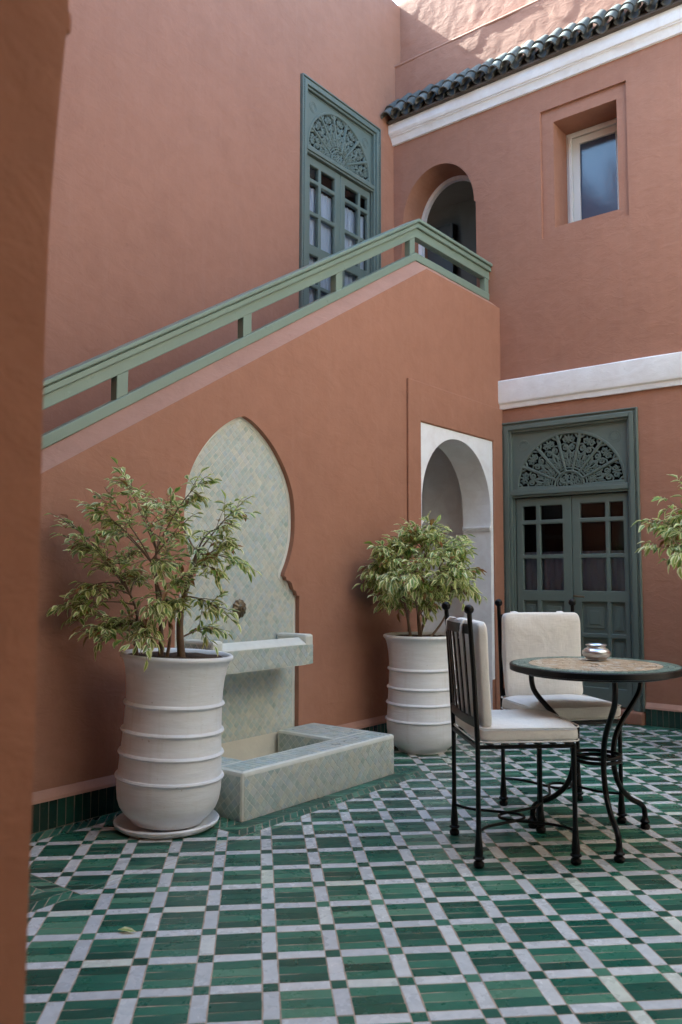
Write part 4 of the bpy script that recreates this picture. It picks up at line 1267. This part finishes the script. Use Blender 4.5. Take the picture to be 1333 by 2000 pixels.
def chair(center, face, label, seed, w=0.197, dp=0.187):
    root = empty('iron_chair', (*center, 0.006), rot=(0, 0, math.atan2(face[1], face[0])-math.pi/2))
    tag(root, label, 'chair', 'black iron chairs with cream cushions')
    for sx in (-1, 1):
        mb = MB(); mb.lathe(CFOOT, 14, (sx*w, -dp, 0)); mb.tube([(sx*w, -dp, 0.14), (sx*w, -dp, 0.44), (sx*w, -dp-0.012, 0.70), (sx*w, -dp-0.028, 0.945)], 0.0095, 10)
        p = mb.build('leg', M['iron'], root, smooth=50, recalc=False)
        mb = MB(); mb.lathe([(0, -0.019), (0.010, -0.016), (0.017, -0.009), (0.0195, 0), (0.017, 0.010), (0.010, 0.017), (0, 0.0195)], 18, (sx*w, -dp-0.029, 0.956))
        mb.build('finial', M['iron'], root, smooth=80)
        mb = MB(); mb.lathe(CFOOT, 14, (sx*w, dp, 0)); mb.tube([(sx*w, dp, 0.14), (sx*w, dp, 0.443)], 0.0095, 10)
        mb.build('leg', M['iron'], root, smooth=50, recalc=False)
    mb = MB()
    for a, b in (((-w, -dp), (w, -dp)), ((w, -dp), (w, dp)), ((w, dp), (-w, dp)), ((-w, dp), (-w, -dp))):
        mb.box(min(a[0], b[0])-0.007, max(a[0], b[0])+0.007, min(a[1], b[1])-0.007, max(a[1], b[1])+0.007, 0.432, 0.446)
    for k in range(5):
        y = -dp+(k+1)*2*dp/6; mb.box(-w, w, y-0.012, y+0.012, 0.4365, 0.4415)
    mb.build('seat_frame', M['iron'], root, bevel=0.002)
    def plate(z0, z1, lean0, lean1, bow):
        mb = MB(); n = 12; V = []; F = []
        for i in range(n+1):
            x = lerp(-w, w, i/n); bw = -bow*(1-(x/w)**2)
            for t in (0.0, 0.006): V += [(x, -dp+lean0+bw-t, z0), (x, -dp+lean1+bw-t, z1)]
        for i in range(n):
            q = 4*i
            F += [(q, q+4, q+5, q+1), (q+2, q+3, q+7, q+6), (q, q+2, q+6, q+4), (q+1, q+5, q+7, q+3)]
        F += [(0, 1, 3, 2), (4*n, 4*n+2, 4*n+3, 4*n+1)]
        return mb.add(V, F)
    plate(0.862, 0.900, -0.020, -0.023, 0.022).build('top_rail', M['iron'], root, smooth=40)
    plate(0.512, 0.548, -0.003, -0.004, 0.012).build('lower_rail', M['iron'], root, smooth=40)
    for k in range(5):
        x = lerp(-w, w, (k+1)/6); b0 = -0.012*(1-(x/w)**2); b1 = -0.022*(1-(x/w)**2)
        mb = MB()
        V = []
        for (y, z) in ((-dp-0.004+b0, 0.545), (-dp-0.021+b1, 0.866)):
            V += [(x-0.011, y, z), (x+0.011, y, z), (x+0.011, y-0.005, z), (x-0.011, y-0.005, z)]
        mb.add(V, [(0, 1, 2, 3), (7, 6, 5, 4), (0, 4, 5, 1), (1, 5, 6, 2), (2, 6, 7, 3), (3, 7, 4, 0)])
        mb.build('slat', M['iron'], root)
    mb = MB()
    for sg in (-1, 1):                     # two bowed stretchers that cross in the middle
        mb.tube(spline([(-w, -sg*dp, 0.125), (-w*0.62, -sg*dp*0.70, 0.125), (-w*0.28, sg*dp*0.02, 0.125), (-w*0.16, sg*dp*0.20, 0.125), (0, sg*dp*0.27, 0.125), (w*0.16, sg*dp*0.20, 0.125), (w*0.28, sg*dp*0.02, 0.125), (w*0.62, -sg*dp*0.70, 0.125), (w, -sg*dp, 0.125)], 5), 0.0058, 7)
    mb.build('stretcher', M['iron'], root, smooth=60, recalc=False)
    sc = cushion(0.214, 0.205, 0.035, 0.36, 0.22, seed=seed)
    so = sc.build('seat_cushion', M['linen'], root, smooth=180, recalc=False)
    so.location = (0.004, 0.012, 0.486)
    mb = MB()
    rr = []
    for i in range(48):
        th = 2*math.pi*i/48; sgn = lambda v, p: math.copysign(abs(v)**p, v)
        rr.append((0.2145*sgn(math.cos(th), .22), 0.2055*sgn(math.sin(th), .22), 0))
    mb.tube([(p[0], p[1], 0.024) for p in rr], 0.0030, 6, closed=True); mb.tube([(p[0], p[1], -0.026) for p in rr], 0.0030, 6, closed=True)
    mb.build('piping', M['linen'], so, smooth=60, recalc=False)
    bc = cushion(0.203, 0.203, 0.027, 0.34, 0.14, seed=seed+3)
    bo = bc.build('back_cushion', M['linen'], root, smooth=180, recalc=False)
    bo.location = (0, -dp+0.030, 0.708); bo.rotation_euler = (R(90)+0.06, 0, 0)
    for sx in (-0.60, 0.60):               # ties looped over the top rail
        mb = MB(); x = sx*w
        V = []; F = []
        pth = [(-dp+0.012, 0.895), (-dp-0.004, 0.912), (-dp-0.030, 0.915), (-dp-0.042, 0.900), (-dp-0.046, 0.87), (-dp-0.052, 0.845)]
        for i, (y, z) in enumerate(pth):
            wd = 0.011+0.004*math.sin(i*2+seed)
            V += [(x-wd+0.004*i*sx, y, z), (x+wd+0.004*i*sx, y-0.003, z-0.002), (x+wd+0.004*i*sx, y+0.002, z-0.006), (x-wd+0.004*i*sx, y+0.004, z-0.005)]
        for i in range(len(pth)-1):
            for k in range(4): F.append((i*4+k, i*4+(k+1) % 4, i*4+4+(k+1) % 4, i*4+4+k))
        mb.add(V, F); mb.build('tie', M['linen'], root, smooth=60)
    return root
chair((-3.178, -1.675), (0.695, -0.72), 'black iron chair seen from behind, nearest the viewer, with cream cushions', 1)
chair((-2.588, -1.621), (-0.62, -0.785), 'black iron chair facing the viewer behind the table, with cream cushions', 5)

# ================================================================== fallen leaf
fl = bpy.data.objects.new('fallen_leaf', leaf_mesh((M['leaf_lime'], M['leaf_cream']), 0.1, 0.5, 0.16)); COL.objects.link(fl)
fl.location = (-4.64, -1.10, 0.012); fl.rotation_euler = (R(12), R(-4), R(-62)); fl.scale = (0.062, 0.062, 0.062)
tag(fl, 'single yellow green leaf lying on the tiled floor', 'leaf')
